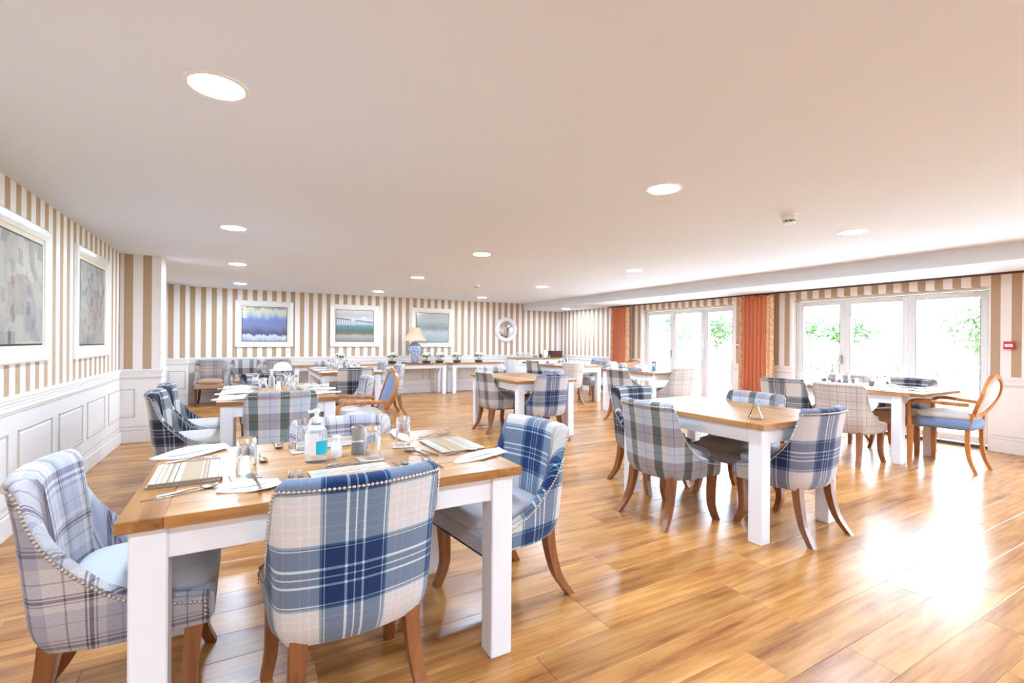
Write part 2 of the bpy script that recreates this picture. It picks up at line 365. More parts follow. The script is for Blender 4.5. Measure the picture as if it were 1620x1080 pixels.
# ------------------------------------------------------------------ mesh builder
class MB:
    def __init__(s):
        s.v, s.f, s.uv, s.sm = [], [], [], []
    def add(s, vs, fs, smooth=False, uvs=None):
        b = len(s.v)
        s.v += [tuple(p) for p in vs]
        for i, f in enumerate(fs):
            s.f.append([b + k for k in f])
            s.sm.append(smooth)
            s.uv.append([uvs[k] for k in f] if uvs else None)
        return s
    def box(s, x0, x1, y0, y1, z0, z1, b=0.0):
        if b <= 0:
            v = [(x, y, z) for z in (z0, z1) for y in (y0, y1) for x in (x0, x1)]
            return s.add(v, [(0, 2, 3, 1), (4, 5, 7, 6), (0, 1, 5, 4), (2, 6, 7, 3), (0, 4, 6, 2), (1, 3, 7, 5)])
        b = min(b, (x1 - x0) * .49, (y1 - y0) * .49, (z1 - z0) * .49)
        v, idx = [], {}
        for i in (0, 1):
            for j in (0, 1):
                for k in (0, 1):
                    X, Y, Z = (x0, x1)[i], (y0, y1)[j], (z0, z1)[k]
                    x, y, z = X + (b, -b)[i], Y + (b, -b)[j], Z + (b, -b)[k]
                    idx[i, j, k] = len(v)
                    v += [(X, y, z), (x, Y, z), (x, y, Z)]
        I = lambda i, j, k, a: idx[i, j, k] + a
        f = []
        for i in (0, 1):
            q = [I(i, 0, 0, 0), I(i, 1, 0, 0), I(i, 1, 1, 0), I(i, 0, 1, 0)]; f.append(q if i else q[::-1])
            q = [I(0, i, 0, 1), I(0, i, 1, 1), I(1, i, 1, 1), I(1, i, 0, 1)]; f.append(q if i else q[::-1])
            q = [I(0, 0, i, 2), I(1, 0, i, 2), I(1, 1, i, 2), I(0, 1, i, 2)]; f.append(q if i else q[::-1])
        for i in (0, 1):
            for j in (0, 1):
                q = [I(i, j, 0, 0), I(i, j, 0, 1), I(i, j, 1, 1), I(i, j, 1, 0)]; f.append(q[::-1] if i == j else q)
                q = [I(i, 0, j, 0), I(i, 0, j, 2), I(i, 1, j, 2), I(i, 1, j, 0)]; f.append(q if i == j else q[::-1])
                q = [I(0, i, j, 1), I(0, i, j, 2), I(1, i, j, 2), I(1, i, j, 1)]; f.append(q[::-1] if i == j else q)
        for i in (0, 1):
            for j in (0, 1):
                for k in (0, 1):
                    q = [I(i, j, k, 0), I(i, j, k, 1), I(i, j, k, 2)]
                    f.append(q if (i + j + k) % 2 else q[::-1])
        return s.add(v, f)
    def loft(s, secs, smooth=True, cap=True, closed=True, uvs=None):
        n = len(secs[0])
        v = [p for sec in secs for p in sec]
        f = []
        for a in range(len(secs) - 1):
            for k in range(n if closed else n - 1):
                k2 = (k + 1) % n
                f.append((a * n + k, a * n + k2, (a + 1) * n + k2, (a + 1) * n + k))
        s.add(v, f, smooth, uvs)
        if cap:
            s.add(secs[0], [tuple(range(n))[::-1]])
            s.add(secs[-1], [tuple(range(n))])
        return s
    def lathe(s, prof, n=20, c=(0, 0), cap=True, sharp=30):
        """prof: list of (r, z); splits shading where the profile turns sharply"""
        segs, cur = [], [prof[0]]
        for i in range(1, len(prof)):
            cur.append(prof[i])
            if i < len(prof) - 1:
                a = math.atan2(prof[i][1] - prof[i - 1][1], prof[i][0] - prof[i - 1][0])
                b = math.atan2(prof[i + 1][1] - prof[i][1], prof[i + 1][0] - prof[i][0])
                d = abs((a - b + math.pi) % (2 * math.pi) - math.pi)
                if d > R(sharp):
                    segs.append(cur); cur = [prof[i]]
        segs.append(cur)
        ring = lambda r, z: [(c[0] + r * math.cos(2 * math.pi * k / n), c[1] + r * math.sin(2 * math.pi * k / n), z) for k in range(n)]
        for sg in segs:
            s.loft([ring(max(r, 1e-5), z) for r, z in sg], True, False)
        if cap:
            if prof[0][0] > 1e-4: s.add(ring(*prof[0]), [tuple(range(n))[::-1]])
            if prof[-1][0] > 1e-4: s.add(ring(*prof[-1]), [tuple(range(n))])
        return s
    def tube(s, pts, rad, n=8, sq=False, cap=True, flat=None):
        """sweep along pts; rad number or list; flat: scale of the second axis"""
        P = [Vector(p) for p in pts]
        rad = rad if isinstance(rad, (list, tuple)) else [rad] * len(P)
        T = [(P[min(i + 1, len(P) - 1)] - P[max(i - 1, 0)]).normalized() for i in range(len(P))]
        ref = Vector((0, 0, 1)) if abs(T[0].z) < 0.9 else Vector((1, 0, 0))
        A = (ref - T[0] * ref.dot(T[0])).normalized()
        secs = []
        for i, p in enumerate(P):
            A = (A - T[i] * A.dot(T[i])).normalized()
            B = T[i].cross(A)
            fl = flat or 1.0
            if sq:
                pr = [(1, 1), (-1, 1), (-1, -1), (1, -1)]
            else:
                pr = [(math.cos(2 * math.pi * k / n), math.sin(2 * math.pi * k / n)) for k in range(n)]
            secs.append([p + A * (a * rad[i]) + B * (b * rad[i] * fl) for a, b in pr])
        return s.loft(secs, not sq, cap)
    def blob(s, c, r, e=(1.0, 1.0), nu=16, nv=10, fn=None):
        """superellipsoid; e: exponents (<1 boxy)"""
        pw = lambda a, q: math.copysign(abs(a) ** q, a)
        secs = []
        for i in range(nv + 1):
            ph = -math.pi / 2 + math.pi * i / nv
            cz, sz = pw(math.cos(ph), e[1]), pw(math.sin(ph), e[1])
            row = []
            for k in range(nu):
                th = 2 * math.pi * k / nu
                p = Vector((c[0] + r[0] * cz * pw(math.cos(th), e[0]), c[1] + r[1] * cz * pw(math.sin(th), e[0]), c[2] + r[2] * sz))
                row.append(fn(p) if fn else p)
            secs.append(row)
        return s.loft(secs, True, False)
    def mesh(s, name, mat):
        me = bpy.data.meshes.new(name)
        me.from_pydata(s.v, [], s.f)
        me.polygons.foreach_set('use_smooth', s.sm)
        if any(u is not None for u in s.uv):
            l = me.uv_layers.new(name='UVMap')
            flat = []
            for f, u in zip(s.f, s.uv):
                for k in range(len(f)):
                    flat += list(u[k]) if u else [0.0, 0.0]
            l.data.foreach_set('uv', flat)
        if mat:
            me.materials.append(M[mat] if isinstance(mat, str) else mat)
        me.update()
        return me
    def ob(s, name, mat, parent=None, loc=None):
        return link(name, s.mesh(name, mat), parent, loc)

def link(name, me, parent=None, loc=None, rz=0.0):
    o = bpy.data.objects.new(name, me)
    COL.objects.link(o)
    if parent: o.parent = parent
    if loc: o.location = loc
    if rz: o.rotation_euler.z = rz
    return o
def tag(o, label=None, cat=None, group=None, kind=None):
    for k, v in (('label', label), ('category', cat), ('group', group), ('kind', kind)):
        if v: o[k] = v
    return o
def thing(name, label, cat, loc=(0, 0, 0), rz=0.0, group=None):
    return tag(link(name, None, None, loc, rz), label, cat, group)
def dup(src, label, loc, rz=0.0, group=None):
    c = src.copy(); COL.objects.link(c)
    c.location = loc; c.rotation_euler = (0, 0, rz)
    c['label'] = label
    if group: c['group'] = group
    for ch in list(src.children):
        d = ch.copy(); COL.objects.link(d); d.parent = c
        for g in list(ch.children):
            e = g.copy(); COL.objects.link(e); e.parent = d
    return c
rng = random.Random(7)

# ------------------------------------------------------------------ floor of oak planks
fl = MB().box(XL - .2, XR + .36, YF - .2, YB + .2, -0.12, -0.012).ob('floor', 'black_line')
tag(fl, kind='structure')
PW, PL_ = 0.195, 1.2
pm = {}
def plank_mesh(L):
    k = round(L, 3)
    if k not in pm:
        pm[k] = MB().box(0.0006, L - 0.0006, 0.0006, PW - 0.0006, -0.011, 0.0, 0.0013).mesh('plank', 'floor_oak')
    return pm[k]
planks = []
row, y = 0, YF
while y < YB:
    off = (0.4, 1.2, 0.8, 1.2, 0.4, 0.8, 0.8, 0.4, 1.2)[(row * 5 + (row // 4)) % 9]
    x = XL
    L = off
    while x < XR + .2 - 1e-6:
        L2 = min(L, XR + .2 - x)
        planks.append((x, y, L2))
        x += L2; L = PL_
    y += PW; row += 1
def in_view(x, y):
    d = x * math.sin(yaw) + y * math.cos(yaw)
    if d < 1.2: return 1e9
    xc = x * math.cos(yaw) - y * math.sin(yaw)
    return d if abs(xc / d) < 1.25 else 1e9
planks.sort(key=lambda q: in_view(q[0] + q[2] / 2, q[1] + PW / 2))
for x, y, L in planks[:298]:
    link('plank', plank_mesh(L), fl, (x, y, 0))
mb = MB()
for x, y, L in planks[298:]:
    mb.box(x + .0006, x + L - .0006, y + .0006, y + PW - .0006, -0.011, 0.0)
tag(mb.ob('far_planks', 'floor_oak', fl), kind='stuff')

# ------------------------------------------------------------------ walls
def wall(name, boxes, mat):
    mb = MB()
    for b in boxes: mb.box(*b)
    return tag(mb.ob(name, mat), kind='structure')
wall_left = wall('wall_left', [(XL - .15, XL, YF, YB + .15, -.1, CEIL)], 'paper_left')
wall_pier = wall('trim_1', [(XL, -.946, 7.411, 7.80, 0, CEIL)], 'paper_pier')
wall_back = wall('wall_back', [(XL - .15, XR + .15, YB, YB + .15, -.1, CEIL)], 'paper_back')
wall_pil = wall('trim_2', [(XL, -.985, 11.15, YB, 0, CEIL)], 'paper_pier')
wall_front = wall('wall_front', [(XL - .15, XR + .35, YF - .15, YF, -.1, CEIL)], 'paper_back')
DH = 2.02
D2 = (2.215, 4.61); D1 = (5.715, 8.06); D3 = (-1.6, 0.8)      # glazed openings in the right-hand wall (third one is unseen, added to let in more light)
segs = [(YF, D3[0]), (D3[1], D2[0]), (D2[1], D1[0]), (D1[1], YB)]
bx = [(XR, XR + .33, a, b, -.1, SOFF + .17) for a, b in segs] + [(XR, XR + .33, a, b, DH, SOFF + .17) for a, b in (D1, D2, D3)]
wall_right = wall('wall_right', bx, 'paper_right')
ceiling = tag(MB().box(XL - .15, XBEAM, YF - .15, YB + .15, CEIL, CEIL + .15).box(XBEAM, XR + .35, YF - .15, YB + .15, SOFF, CEIL + .15).ob('ceiling', 'ceiling'), kind='structure')

# wainscot: rail, mouldings, raised panels and skirting, all real relief
RAIL = [(.885, .914, .020), (.862, .885, .013), (.838, .862, .009), (.805, .814, .007), (.790, .797, .005)]
def wainscot(parent, axis, pos, sgn, a, b, panels=True, pitch=0.803, start=None, pw=0.645, extra=None):
    """axis 0: wall face x = pos running along y; axis 1: face y = pos running along x; sgn: direction into the room"""
    def bxx(mb, a0, a1, d0, d1, z0, z1, bev=0):
        lo, hi = sorted((pos + sgn * d0, pos + sgn * d1))
        if axis == 0: mb.box(lo, hi, a0, a1, z0, z1, bev)
        else: mb.box(a0, a1, lo, hi, z0, z1, bev)
    mb = MB(); bxx(mb, a, b, -.002, .004, .0, .79); mb.ob('dado_board', 'dado', parent)
    mb = MB()
    for z0, z1, d in RAIL[:3]: bxx(mb, a, b, -.002, d, z0, z1, .003)
    bxx(mb, a, b, -.002, .006, .79, .838)
    mb.ob('dado_rail', 'dado', parent)
    mb = MB()
    for z0, z1, d in RAIL[3:]: bxx(mb, a, b, .0, d + .004, z0, z1, .001)
    bxx(mb, a, b, .0, .0095, .858, .864, .001)
    mb.ob('rail_moulding', 'groove', parent)
    mb = MB(); bxx(mb, a, b, -.002, .018, 0, .145, .004); mb.ob('skirting', 'dado', parent)
    mb = MB(); bxx(mb, a, b, 0, .010, .152, .160, .001); bxx(mb, a, b, 0, .008, .196, .206, .001); mb.ob('base_moulding', 'groove', parent)
    lst = list(extra or [])
    if panels:
        p = (start if start is not None else a + .1)
        while p < b - .2:
            lst.append((p, min(p + pw, b)))
            p += pitch
    for p0, p1 in lst:
        z0, z1, w = .315, .672, .014
        fr = MB()
        bxx(fr, p0, p1, .003, .011, z0, z0 + w, .003); bxx(fr, p0, p1, .003, .011, z1 - w, z1, .003)
        if p0 > a + .02: bxx(fr, p0, p0 + w, .003, .011, z0, z1, .003)
        if p1 < b - .02: bxx(fr, p1 - w, p1, .003, .011, z0, z1, .003)
        f = fr.ob('panel_moulding', 'groove', parent)
        pn = MB(); q = .03
        bxx(pn, p0 + (q if p0 > a + .02 else 0), p1 - (q if p1 < b - .02 else 0), .003, .009, z0 + q, z1 - q, .004)
        pn.ob('panel', 'dado', f)
wainscot(wall_left, 0, XL, 1, YF, 7.411, True, 0.803, 4.43 - 0.803 * 9)
wainscot(wall_pier, 1, 7.411, -1, XL, -.946, False, extra=[(XL, -1.2)])
wainscot(wall_pier, 0, -.946, 1, 7.411, 7.80, False)
wainscot(wall_left, 0, XL, 1, 7.80, 11.15, True, 0.803, 8.05)
wainscot(wall_pil, 1, 11.15, -1, XL, -.985, False, extra=[(-1.31, -1.03)])
wainscot(wall_back, 1, YB, -1, -.985, XR, True, 0.803, -.8)
wainscot(wall_right, 0, XR, -1, D1[1] + .02, YB, True, 0.803, 8.3)
wainscot(wall_right, 0, XR, -1, D2[1] + .02, D1[0] - .02, True, 0.803, 4.85)
wainscot(wall_right, 0, XR, -1, D3[1] + .02, D2[0] - .02, False, extra=[(1.0, 1.72)])
wainscot(wall_front, 1, YF, 1, XL, XR, False)

# ------------------------------------------------------------------ glazed folding doors
XD = 8.10
def doors(name, Y0, Y1, splits, handle_at):
    root = tag(link(name, None, None, (XD, 0, 0)), kind='structure')
    MB().box(-.035, .035, Y0, Y0 + .03, 0, DH, .004).box(-.035, .035, Y1 - .03, Y1, 0, DH, .004).box(-.035, .035, Y0, Y1, DH - .035, DH, .004).ob('outer_frame', 'upvc', root)
    MB().box(-.05, .06, Y0, Y1, .0, .03, .004).ob('threshold', 'gasket', root)
    ed = [Y0 + .03] + splits + [Y1 - .03]
    for i in range(len(ed) - 1):
        a, b = ed[i] + .004, ed[i + 1] - .004
        w = .075
        z0, z1 = .045, DH - .045
        fr = MB().box(-.033, .033, a, a + w, z0, z1, .004).box(-.033, .033, b - w, b, z0, z1, .004).box(-.033, .033, a + w, b - w, z1 - .07, z1, .003).box(-.033, .033, a + w, b - w, z0, z0 + .09, .003).ob('door_leaf', 'upvc', root)
        MB().box(-.003, .003, a + w, b - w, z0 + .09, z1 - .07).ob('pane', 'pane', fr)
        MB().box(-.036, -.0335, a + w - .006, a + w - .001, z0 + .09, z1 - .07).box(-.036, -.0335, b - w + .001, b - w + .006, z0 + .09, z1 - .07).box(-.036, -.0335, a + w, b - w, z1 - .07, z1 - .066).ob('gasket', 'gasket', fr)
        for z in (.35, 1.0, 1.75):
            MB().lathe([(.011, z), (.011, z + .09)], 10, (-.042, b + .004)).ob('hinge', 'upvc', fr)
        if i == handle_at:
            h = MB().box(-.046, -.033, a + .022, a + .05, .98, 1.12, .004)
            h.tube([(-.045, a + .036, 1.10), (-.075, a + .036, 1.10), (-.08, a + .05, 1.09), (-.078, a + .075, 1.0), (-.075, a + .085, .94)], .009, 8)
            h.ob('handle', 'brushed', fr)
    MB().box(-.034, -.0335, Y0, Y1, DH - .047, DH - .040).ob('head_shade_strip', 'gasket', root)  # grey strip drawn in place of the shaded gap above the leaves
    return root
doors('door_1', D1[0], D1[1], [6.44, 7.255], 2)
doors('door_2', D2[0], D2[1], [3.055, 3.87], 2)
doors('door_fill_unseen', D3[0], D3[1], [-.8, 0.0], 2)  # unseen third set, added so more daylight enters the room

# ------------------------------------------------------------------ ceiling downlights, detectors
ring_m = MB().lathe([(.098, -.002), (.100, -.006), (.118, -.006), (.121, 0)], 36, cap=False).mesh('trim_ring', 'plastic_white')
disc_m = MB().lathe([(.0, -.0035), (.099, -.0035)], 36, cap=False).mesh('diffuser', 'lamp')
places = []
rows = ['nearest', 'second', 'third', 'farthest']
cols = {-.112: 'left-hand', 2.447: 'middle', 4.885: 'window-side'}
for cx, cn in cols.items():
    for i, cy in enumerate((-3.0, -.35, 2.29, 5.12, 7.57, 10.2)):  # first two of each row are unseen, added as fill light
        lab = (f'round recessed downlight, {rows[i - 2]} of the four lit in the {cn} row' if i > 1 else f'unseen downlight added for fill behind the camera in the {cn} row, {"closer" if i else "further"} one')
        places.append((cx, cy, CEIL, lab))
places.append((7.315, 10.15, SOFF, 'small round downlight in the lowered soffit before the striped far corner'))
places.append((7.315, -2.6, SOFF, 'unseen downlight added for fill in the soffit behind the camera'))  # unseen lamp, added to brighten from behind the camera
d0 = None
for x, y, z, lab in places:
    if d0 is None:
        d0 = thing('ceiling_downlight', lab, 'light', (x, y, z), 0, 'recessed ceiling downlights')
        link('trim_ring', ring_m, d0); link('diffuser', disc_m, d0)
    else:
        dup(d0, lab, (x, y, z))
def detector(x, y, lab, k):
    t = thing('smoke_detector', lab, 'smoke detector', (x, y, CEIL), 0, 'ceiling smoke detectors')
    MB().lathe([(.062, 0), (.060, -.014), (.05, -.016)], 24, cap=False).ob('base', 'plastic_white', t)
    MB().lathe([(.05, -.016), (.052, -.03), (.050, -.052), (.030, -.052), (.028, -.058)], 24, cap=False).ob('housing', 'plastic_white', t)
    mb = MB()
    for i in range(8):
        a = math.pi * i / 4
        c, s = math.cos(a), math.sin(a)
        mb.add([(c * .044 - s * .012, s * .044 + c * .012, -.0525), (c * .044 + s * .012, s * .044 - c * .012, -.0525), (c * .034 + s * .008, s * .034 - c * .008, -.066), (c * .034 - s * .008, s * .034 + c * .008, -.066)], [(0, 1, 2, 3)])
    mb.ob('vent_slots', 'dark_grey', t)
    MB().lathe([(.044, -.064), (.04, -.074), (.0, -.078)], 24, cap=False).ob('cap', 'plastic_white', t)
detector(3.80, 2.235, 'white smoke detector on the ceiling between the two near downlights', 0)
detector(3.70, 7.95, 'white smoke detector on the ceiling far away near the striped wall', 1)

def call_point(x, y, z, lab):
    t = thing('fire_call_point', lab, 'fire alarm', (x, y, z), 0, 'red fire alarm call points')
    MB().box(-.045, 0, -.047, .047, -.045, .045, .006).ob('housing', 'red', t)
    MB().box(-.048, -.044, -.034, .034, -.018, .016, .001).ob('break_panel', 'plastic_white', t)
    MB().box(-.0485, -.0478, -.012, .010, -.003, .001).ob('press_mark', 'leaf_green', t)
call_point(XR, 2.025, 1.293, 'red fire alarm call point on the striped pier beside the glass doors')
call_point(XR, 5.58, 1.262, 'small red fire alarm call point beside the orange curtain')

# ------------------------------------------------------------------ curtains
def folds(Y0, Y1, zt, zb, n, amp, ph, taper=0.0):
    mb = MB(); NS = n * 6; secs = []
    zs = [zt, zt - .1, zt - .5, (zt + zb) / 2, zb + .3, zb]
    for z in zs:
        k = (zt - z) / (zt - zb)
        a = amp * (.55 + .45 * k)
        row = []
        for i in range(NS + 1):
            s = i / NS
            yy = Y0 + (Y1 - Y0) * s
            mid = (Y0 + Y1) / 2
            yy = mid + (yy - mid) * (1 - taper * math.sin(math.pi * k))
            xx = a * math.sin(2 * math.pi * n * s + ph) + .3 * a * math.sin(4.2 * math.pi * n * s + ph * 2 + k)
            row.append(Vector((xx, yy, z)))
        secs.append(row)
    mb.loft(secs, True, False, closed=False)
    mb.loft([[p + Vector((.006, 0, 0)) for p in r] for r in secs], True, False, closed=False)
    return mb
def curtain(lab, Y0, Y1, edges):
    t = thing('curtain', lab, 'curtain', (7.80, 0, 0), 0, 'orange curtains')
    folds(Y0, Y1, 2.115, .05, 6, .05, 1.0, .06).ob('drape', 'curtain', t)
    for a, b in edges: folds(a, b, 2.115, .05, 2, .03, 0.2).ob('patterned_border', 'curtain_edge', t)
    mb = MB()
    for i in range(9):
        y = Y0 + (Y1 - Y0) * i / 8
        mb.box(-.006, .006, y - .004, y + .004, 2.105, 2.128)
    mb.ob('heading_hooks', 'black_metal', t)
curtain('orange pleated curtain hanging beside the striped far corner', 8.42, 8.90, [(8.90, 8.95), (8.32, 8.43)])
curtain('wide orange pleated curtain hanging between the two pairs of glass doors', 4.96, 5.43, [(5.43, 5.48), (4.84, 4.97)])
t = thing('curtain_track', 'long dark curtain track along the soffit edge above the glass doors', 'curtain track', (7.80, 0, 2.145))
MB().box(-.012, .012, -1.8, 9.05, -.012, .012, .003).ob('rail', 'dark_wood', t)
mb = MB()
for i in range(12): mb.box(-.008, .15, -1.7 + i * .96, -1.67 + i * .96, .0, .012)
mb.ob('brackets', 'dark_wood', t)

# ------------------------------------------------------------------ pictures and mirror
def picture(lab, w, h, mat, loc, rz, fw_=.085, bd=.035, group='framed pictures on the striped walls'):
    """local: x across, z up, faces -y, back at y = 0"""
    t = thing('framed_picture', lab, 'picture', loc, rz, group)
    mb = MB()
    prof = [(0, 0), (0, .028), (.012, .036), (.05, .030), (fw_, .020), (fw_, 0)]
    cs = [(-w / 2, -h / 2, 1, 1), (w / 2, -h / 2, -1, 1), (w / 2, h / 2, -1, -1), (-w / 2, h / 2, 1, -1)]
    secs = [[(x + sx * a, -d, z + sz * a) for a, d in prof] for x, z, sx, sz in cs]
    for i in range(4):
        mb.loft([secs[i], secs[(i + 1) % 4]], False, False)
    mb.ob('frame', 'frame_white', t)
    iw, ih = w / 2 - fw_, h / 2 - fw_
    MB().box(-iw, iw, -.012, -.004, -ih, ih).ob('mount', 'mount', t)
    aw, ah = iw - bd, ih - bd
    MB().box(-aw, aw, -.0145, -.0125, -ah, ah).ob('slip', 'black_line', t)
    aw -= .012; ah -= .012
    MB().add([(-aw, -.0152, -ah), (aw, -.0152, -ah), (aw, -.0152, ah), (-aw, -.0152, ah)], [(0, 1, 2, 3)], False, [(0, 0), (1, 0), (1, 1), (0, 1)]).ob('print', mat, t)
    return t
picture('white framed seascape print with yellow and violet sky, leftmost on the back wall', 1.10, .98, 'art_storm', (.340, YB, 1.616), 0)
picture('white framed print of a long pier over green sea on the back wall', 1.10, .975, 'art_pier', (2.197, YB, 1.62), 0)
picture('white framed grey print with pale window reflection coloured in, behind the blue lamp', 1.10, .98, 'art_reflection', (4.09, YB, 1.617), 0)
picture('large white framed street scene print, cut by the left edge of the photo', 1.11, .99, 'art_street', (XL, 4.39, 1.617), R(90))
picture('white framed garden print, second from the front on the left-hand wall', 1.11, 1.04, 'art_garden', (XL, 6.17, 1.625), R(90))
t = thing('round_mirror', 'round white framed convex mirror on the striped back wall', 'mirror', (6.20, YB, 1.605))
def lathe_y(prof, n=40):
    mb = MB().lathe(prof, n, cap=False)
    mb.v = [(x, -z, y) for x, y, z in mb.v]
    return mb
lathe_y([(.225, .0), (.225, .02), (.24, .045), (.285, .055), (.33, .04), (.345, .0)]).ob('frame', 'frame_white', t)
lathe_y([(.0, .062), (.06, .060), (.12, .052), (.18, .038), (.226, .022)]).ob('convex_glass', 'mirror', t)

# ------------------------------------------------------------------ tables
tbl_cache = {}
def table(lab, x0, x1, y0, y1, over=0.028, ends=None, nb=5, cat='table', name='dining_table', top=TT, leg=.095, ap=.10, th=.036, group='white legged oak topped dining tables'):
    cx, cy = (x0 + x1) / 2, (y0 + y1) / 2
    along_x = (x1 - x0) > (y1 - y0)
    L, W = (x1 - x0, y1 - y0) if along_x else (y1 - y0, x1 - x0)
    t = thing(name, lab, cat, (cx, cy, 0), 0 if along_x else R(90), group)
    e = .115
    bw = W / nb
    for s in (-1, 1):
        a, b = sorted((s * L / 2, s * (L / 2 - e)))
        MB().box(a, b - (0 if s > 0 else .0008), -W / 2, W / 2, top - th, top, .003).ob('end_board', 'table_oak_end', t)
    for i in range(nb):
        MB().box(-L / 2 + e, L / 2 - e, -W / 2 + i * bw + (.0004 if i else 0), -W / 2 + (i + 1) * bw - (.0004 if i < nb - 1 else 0), top - th, top, .0015).ob('top_board', 'table_oak', t)
    oe = ends if ends is not None else over
    lx, ly = L / 2 - oe, W / 2 - over
    z1 = top - th
    MB().box(-lx + leg, lx - leg, -ly + .012, -ly + .034, z1 - ap, z1, .002).box(-lx + leg, lx - leg, ly - .034, ly - .012, z1 - ap, z1, .002)\
        .box(-lx + .012, -lx + .034, -ly + leg, ly - leg, z1 - ap, z1, .002).box(lx - .034, lx - .012, -ly + leg, ly - leg, z1 - ap, z1, .002).ob('apron', 'paint_white', t)
    for sx in (-1, 1):
        for sy in (-1, 1):
            a, b = sorted((sx * lx, sx * (lx - leg))); c, d = sorted((sy * ly, sy * (ly - leg)))
            MB().box(a, b, c, d, 0, z1, .005).ob('leg', 'paint_white', t)
    return t
table('oak topped dining table with white legs, laid with bottles and mats, nearest the camera', -.322, 1.0, 1.69, 2.63)
table('laid oak topped table with white legs, directly behind the nearest table', -.215, .74, 4.53, 6.06)
table('bare oak topped table with white legs in the middle of the room', 3.035, 3.975, 5.255, 6.72)
table('large bare oak topped table with one glass vase on it, right of the nearest table', 2.845, 3.785, 1.825, 3.145)
table('laid oak topped table with white legs in front of the right-hand glass doors', 6.11, 7.05, 2.19, 3.90, .035, .20)
table('cluttered oak topped table in front of the far pair of glass doors', 5.89, 6.83, 5.72, 7.04)
table('laid oak topped table in front of the white sideboard', 5.75, 6.69, 7.93, 9.15)
table('long laid oak topped table in front of the console tables at the back', 1.0, 1.94, 7.75, 9.72)
table('long narrow oak topped console table under the blue lamp by the back wall', .86, 4.26, 10.80, 11.30, .02, None, 2, 'console table', 'console_table', .745, .085, .085, .03, 'console tables along the back wall')
table('shorter oak topped console table under the round mirror by the back wall', 4.40, 5.83, 10.80, 11.30, .02, None, 2, 'console table', 'console_table', .745, .085, .085, .03, 'console tables along the back wall')

# ------------------------------------------------------------------ upholstered scoop-back chairs (front is +y, origin on the floor)
def interp(x, tab):
    if x <= tab[0][0]: return tab[0][1]
    for (a, b), (c, d) in zip(tab, tab[1:]):
        if x <= c: return b + (d - b) * (x - a) / (c - a)
    return tab[-1][1]
ZB = .33
ZT = [(-.166, .872), (-.157, .848), (-.149, .79), (-.14, .742), (-.126, .695), (-.11, .66), (-.08, .61), (-.04, .56), (.01, .512), (.05, .491), (.09, .474), (.17, .449), (.272, .434)]
def chair_plan():
    half = [(.262, .272 - .272 * i / 6) for i in range(7)] + [(.2623, -.03), (.2623, -.06), (.262, -.085), (.2616, -.105), (.261, -.119), (.2604, -.13), (.2595, -.139), (.258, -.147), (.2555, -.155), (.2515, -.163),
            (.2455, -.171), (.236, -.179), (.221, -.187), (.2, -.195), (.17, -.204), (.135, -.212), (.095, -.219), (.05, -.225)]
    return half + [(0, -.228)] + [(-x, y) for x, y in half[::-1]]
PLAN = chair_plan()
def chair_frames():
    out = []; n = len(PLAN)
    arc = [0]
    for i in range(1, n): arc.append(arc[-1] + math.dist(PLAN[i], PLAN[i - 1]))
    for i, (x, y) in enumerate(PLAN):
        a, b = PLAN[max(i - 1, 0)], PLAN[min(i + 1, n - 1)]
        tx, ty = b[0] - a[0], b[1] - a[1]
        l = math.hypot(tx, ty)
        nx, ny = -ty / l, tx / l          # outward (path goes right side -> rear -> left side)
        if nx * x + ny * (y - .1) < 0: nx, ny = -nx, -ny
        w = min(1, max(0, (.0 - y) / .16)); w = w * w * (3 - 2 * w)
        out.append((x, y, nx, ny, arc[i] - arc[-1] / 2, interp(y, ZT), w))
    return out
CF = chair_frames()
def cpt(fr, o, z):
    x, y, nx, ny, u, zt, w = fr
    k = max(0, (z - ZB) / .545)
    dy = -.05 * w * k ** 1.25
    tuck = -.034 * ((.42 - z) / .095) ** 2 * (.3 + .7 * w) if z < .42 else 0
    bulge = .006 * math.sin(math.pi * min(1, k))
    px = x + nx * (-o + tuck + bulge)
    px *= 1 - .05 * w * max(0, 1 - k) ** 1.3
    return Vector((px, y + ny * (-o + tuck + bulge) + dy, z))
def chair_shell():
    secs, uvs = [], []
    for fr in CF:
        x, y, nx, ny, u, zt, w = fr
        th = .048 + .037 * w
        H = zt - ZB
        row, uvr = [], []
        for f in (0, .04, .09, .16, .3, .45, .6, .75, .87, .95):
            z = ZB + H * f
            o = -.014 * w * max(0, (f - .7) / .3)
            row.append(cpt(fr, o, z)); uvr.append((u, z))
        oo = -.014 * w
        for do, dz in ((.003, -.012), (.016, .0), (th * .5, .004), (th - .012, -.006), (th + .001, -.03)):
            row.append(cpt(fr, oo + do, zt + dz)); uvr.append((u, zt + do * .8))
        zin = .40
        for f in (.82, .62, .42, .2, 0):
            z = zin + max(.01, (zt - .03 - zin)) * f
            row.append(cpt(fr, th - .012 * w * max(0, (f - .6) / .4) * 1.0, z)); uvr.append((u, 2 * zt - z))
        secs.append(row); uvs += uvr
    mb = MB().loft(secs, True, False, closed=False, uvs=uvs)
    n = len(secs[0])
    for s, rev in ((secs[0], False), (secs[-1], True)):
        q = list(range(n))
        mb.add(s, [tuple(q[::-1] if rev else q)], False, [(.3 + p.x * .2, p.z) for p in s])
    bot = [s[0] for s in secs]
    mb.add(bot + [Vector((0, .03, ZB + .004))], [(i + 1, i, len(bot)) for i in range(len(bot) - 1)] + [(0, len(bot) - 1, len(bot))], False, [(p.x, p.y) for p in bot] + [(0, 0)])
    return mb
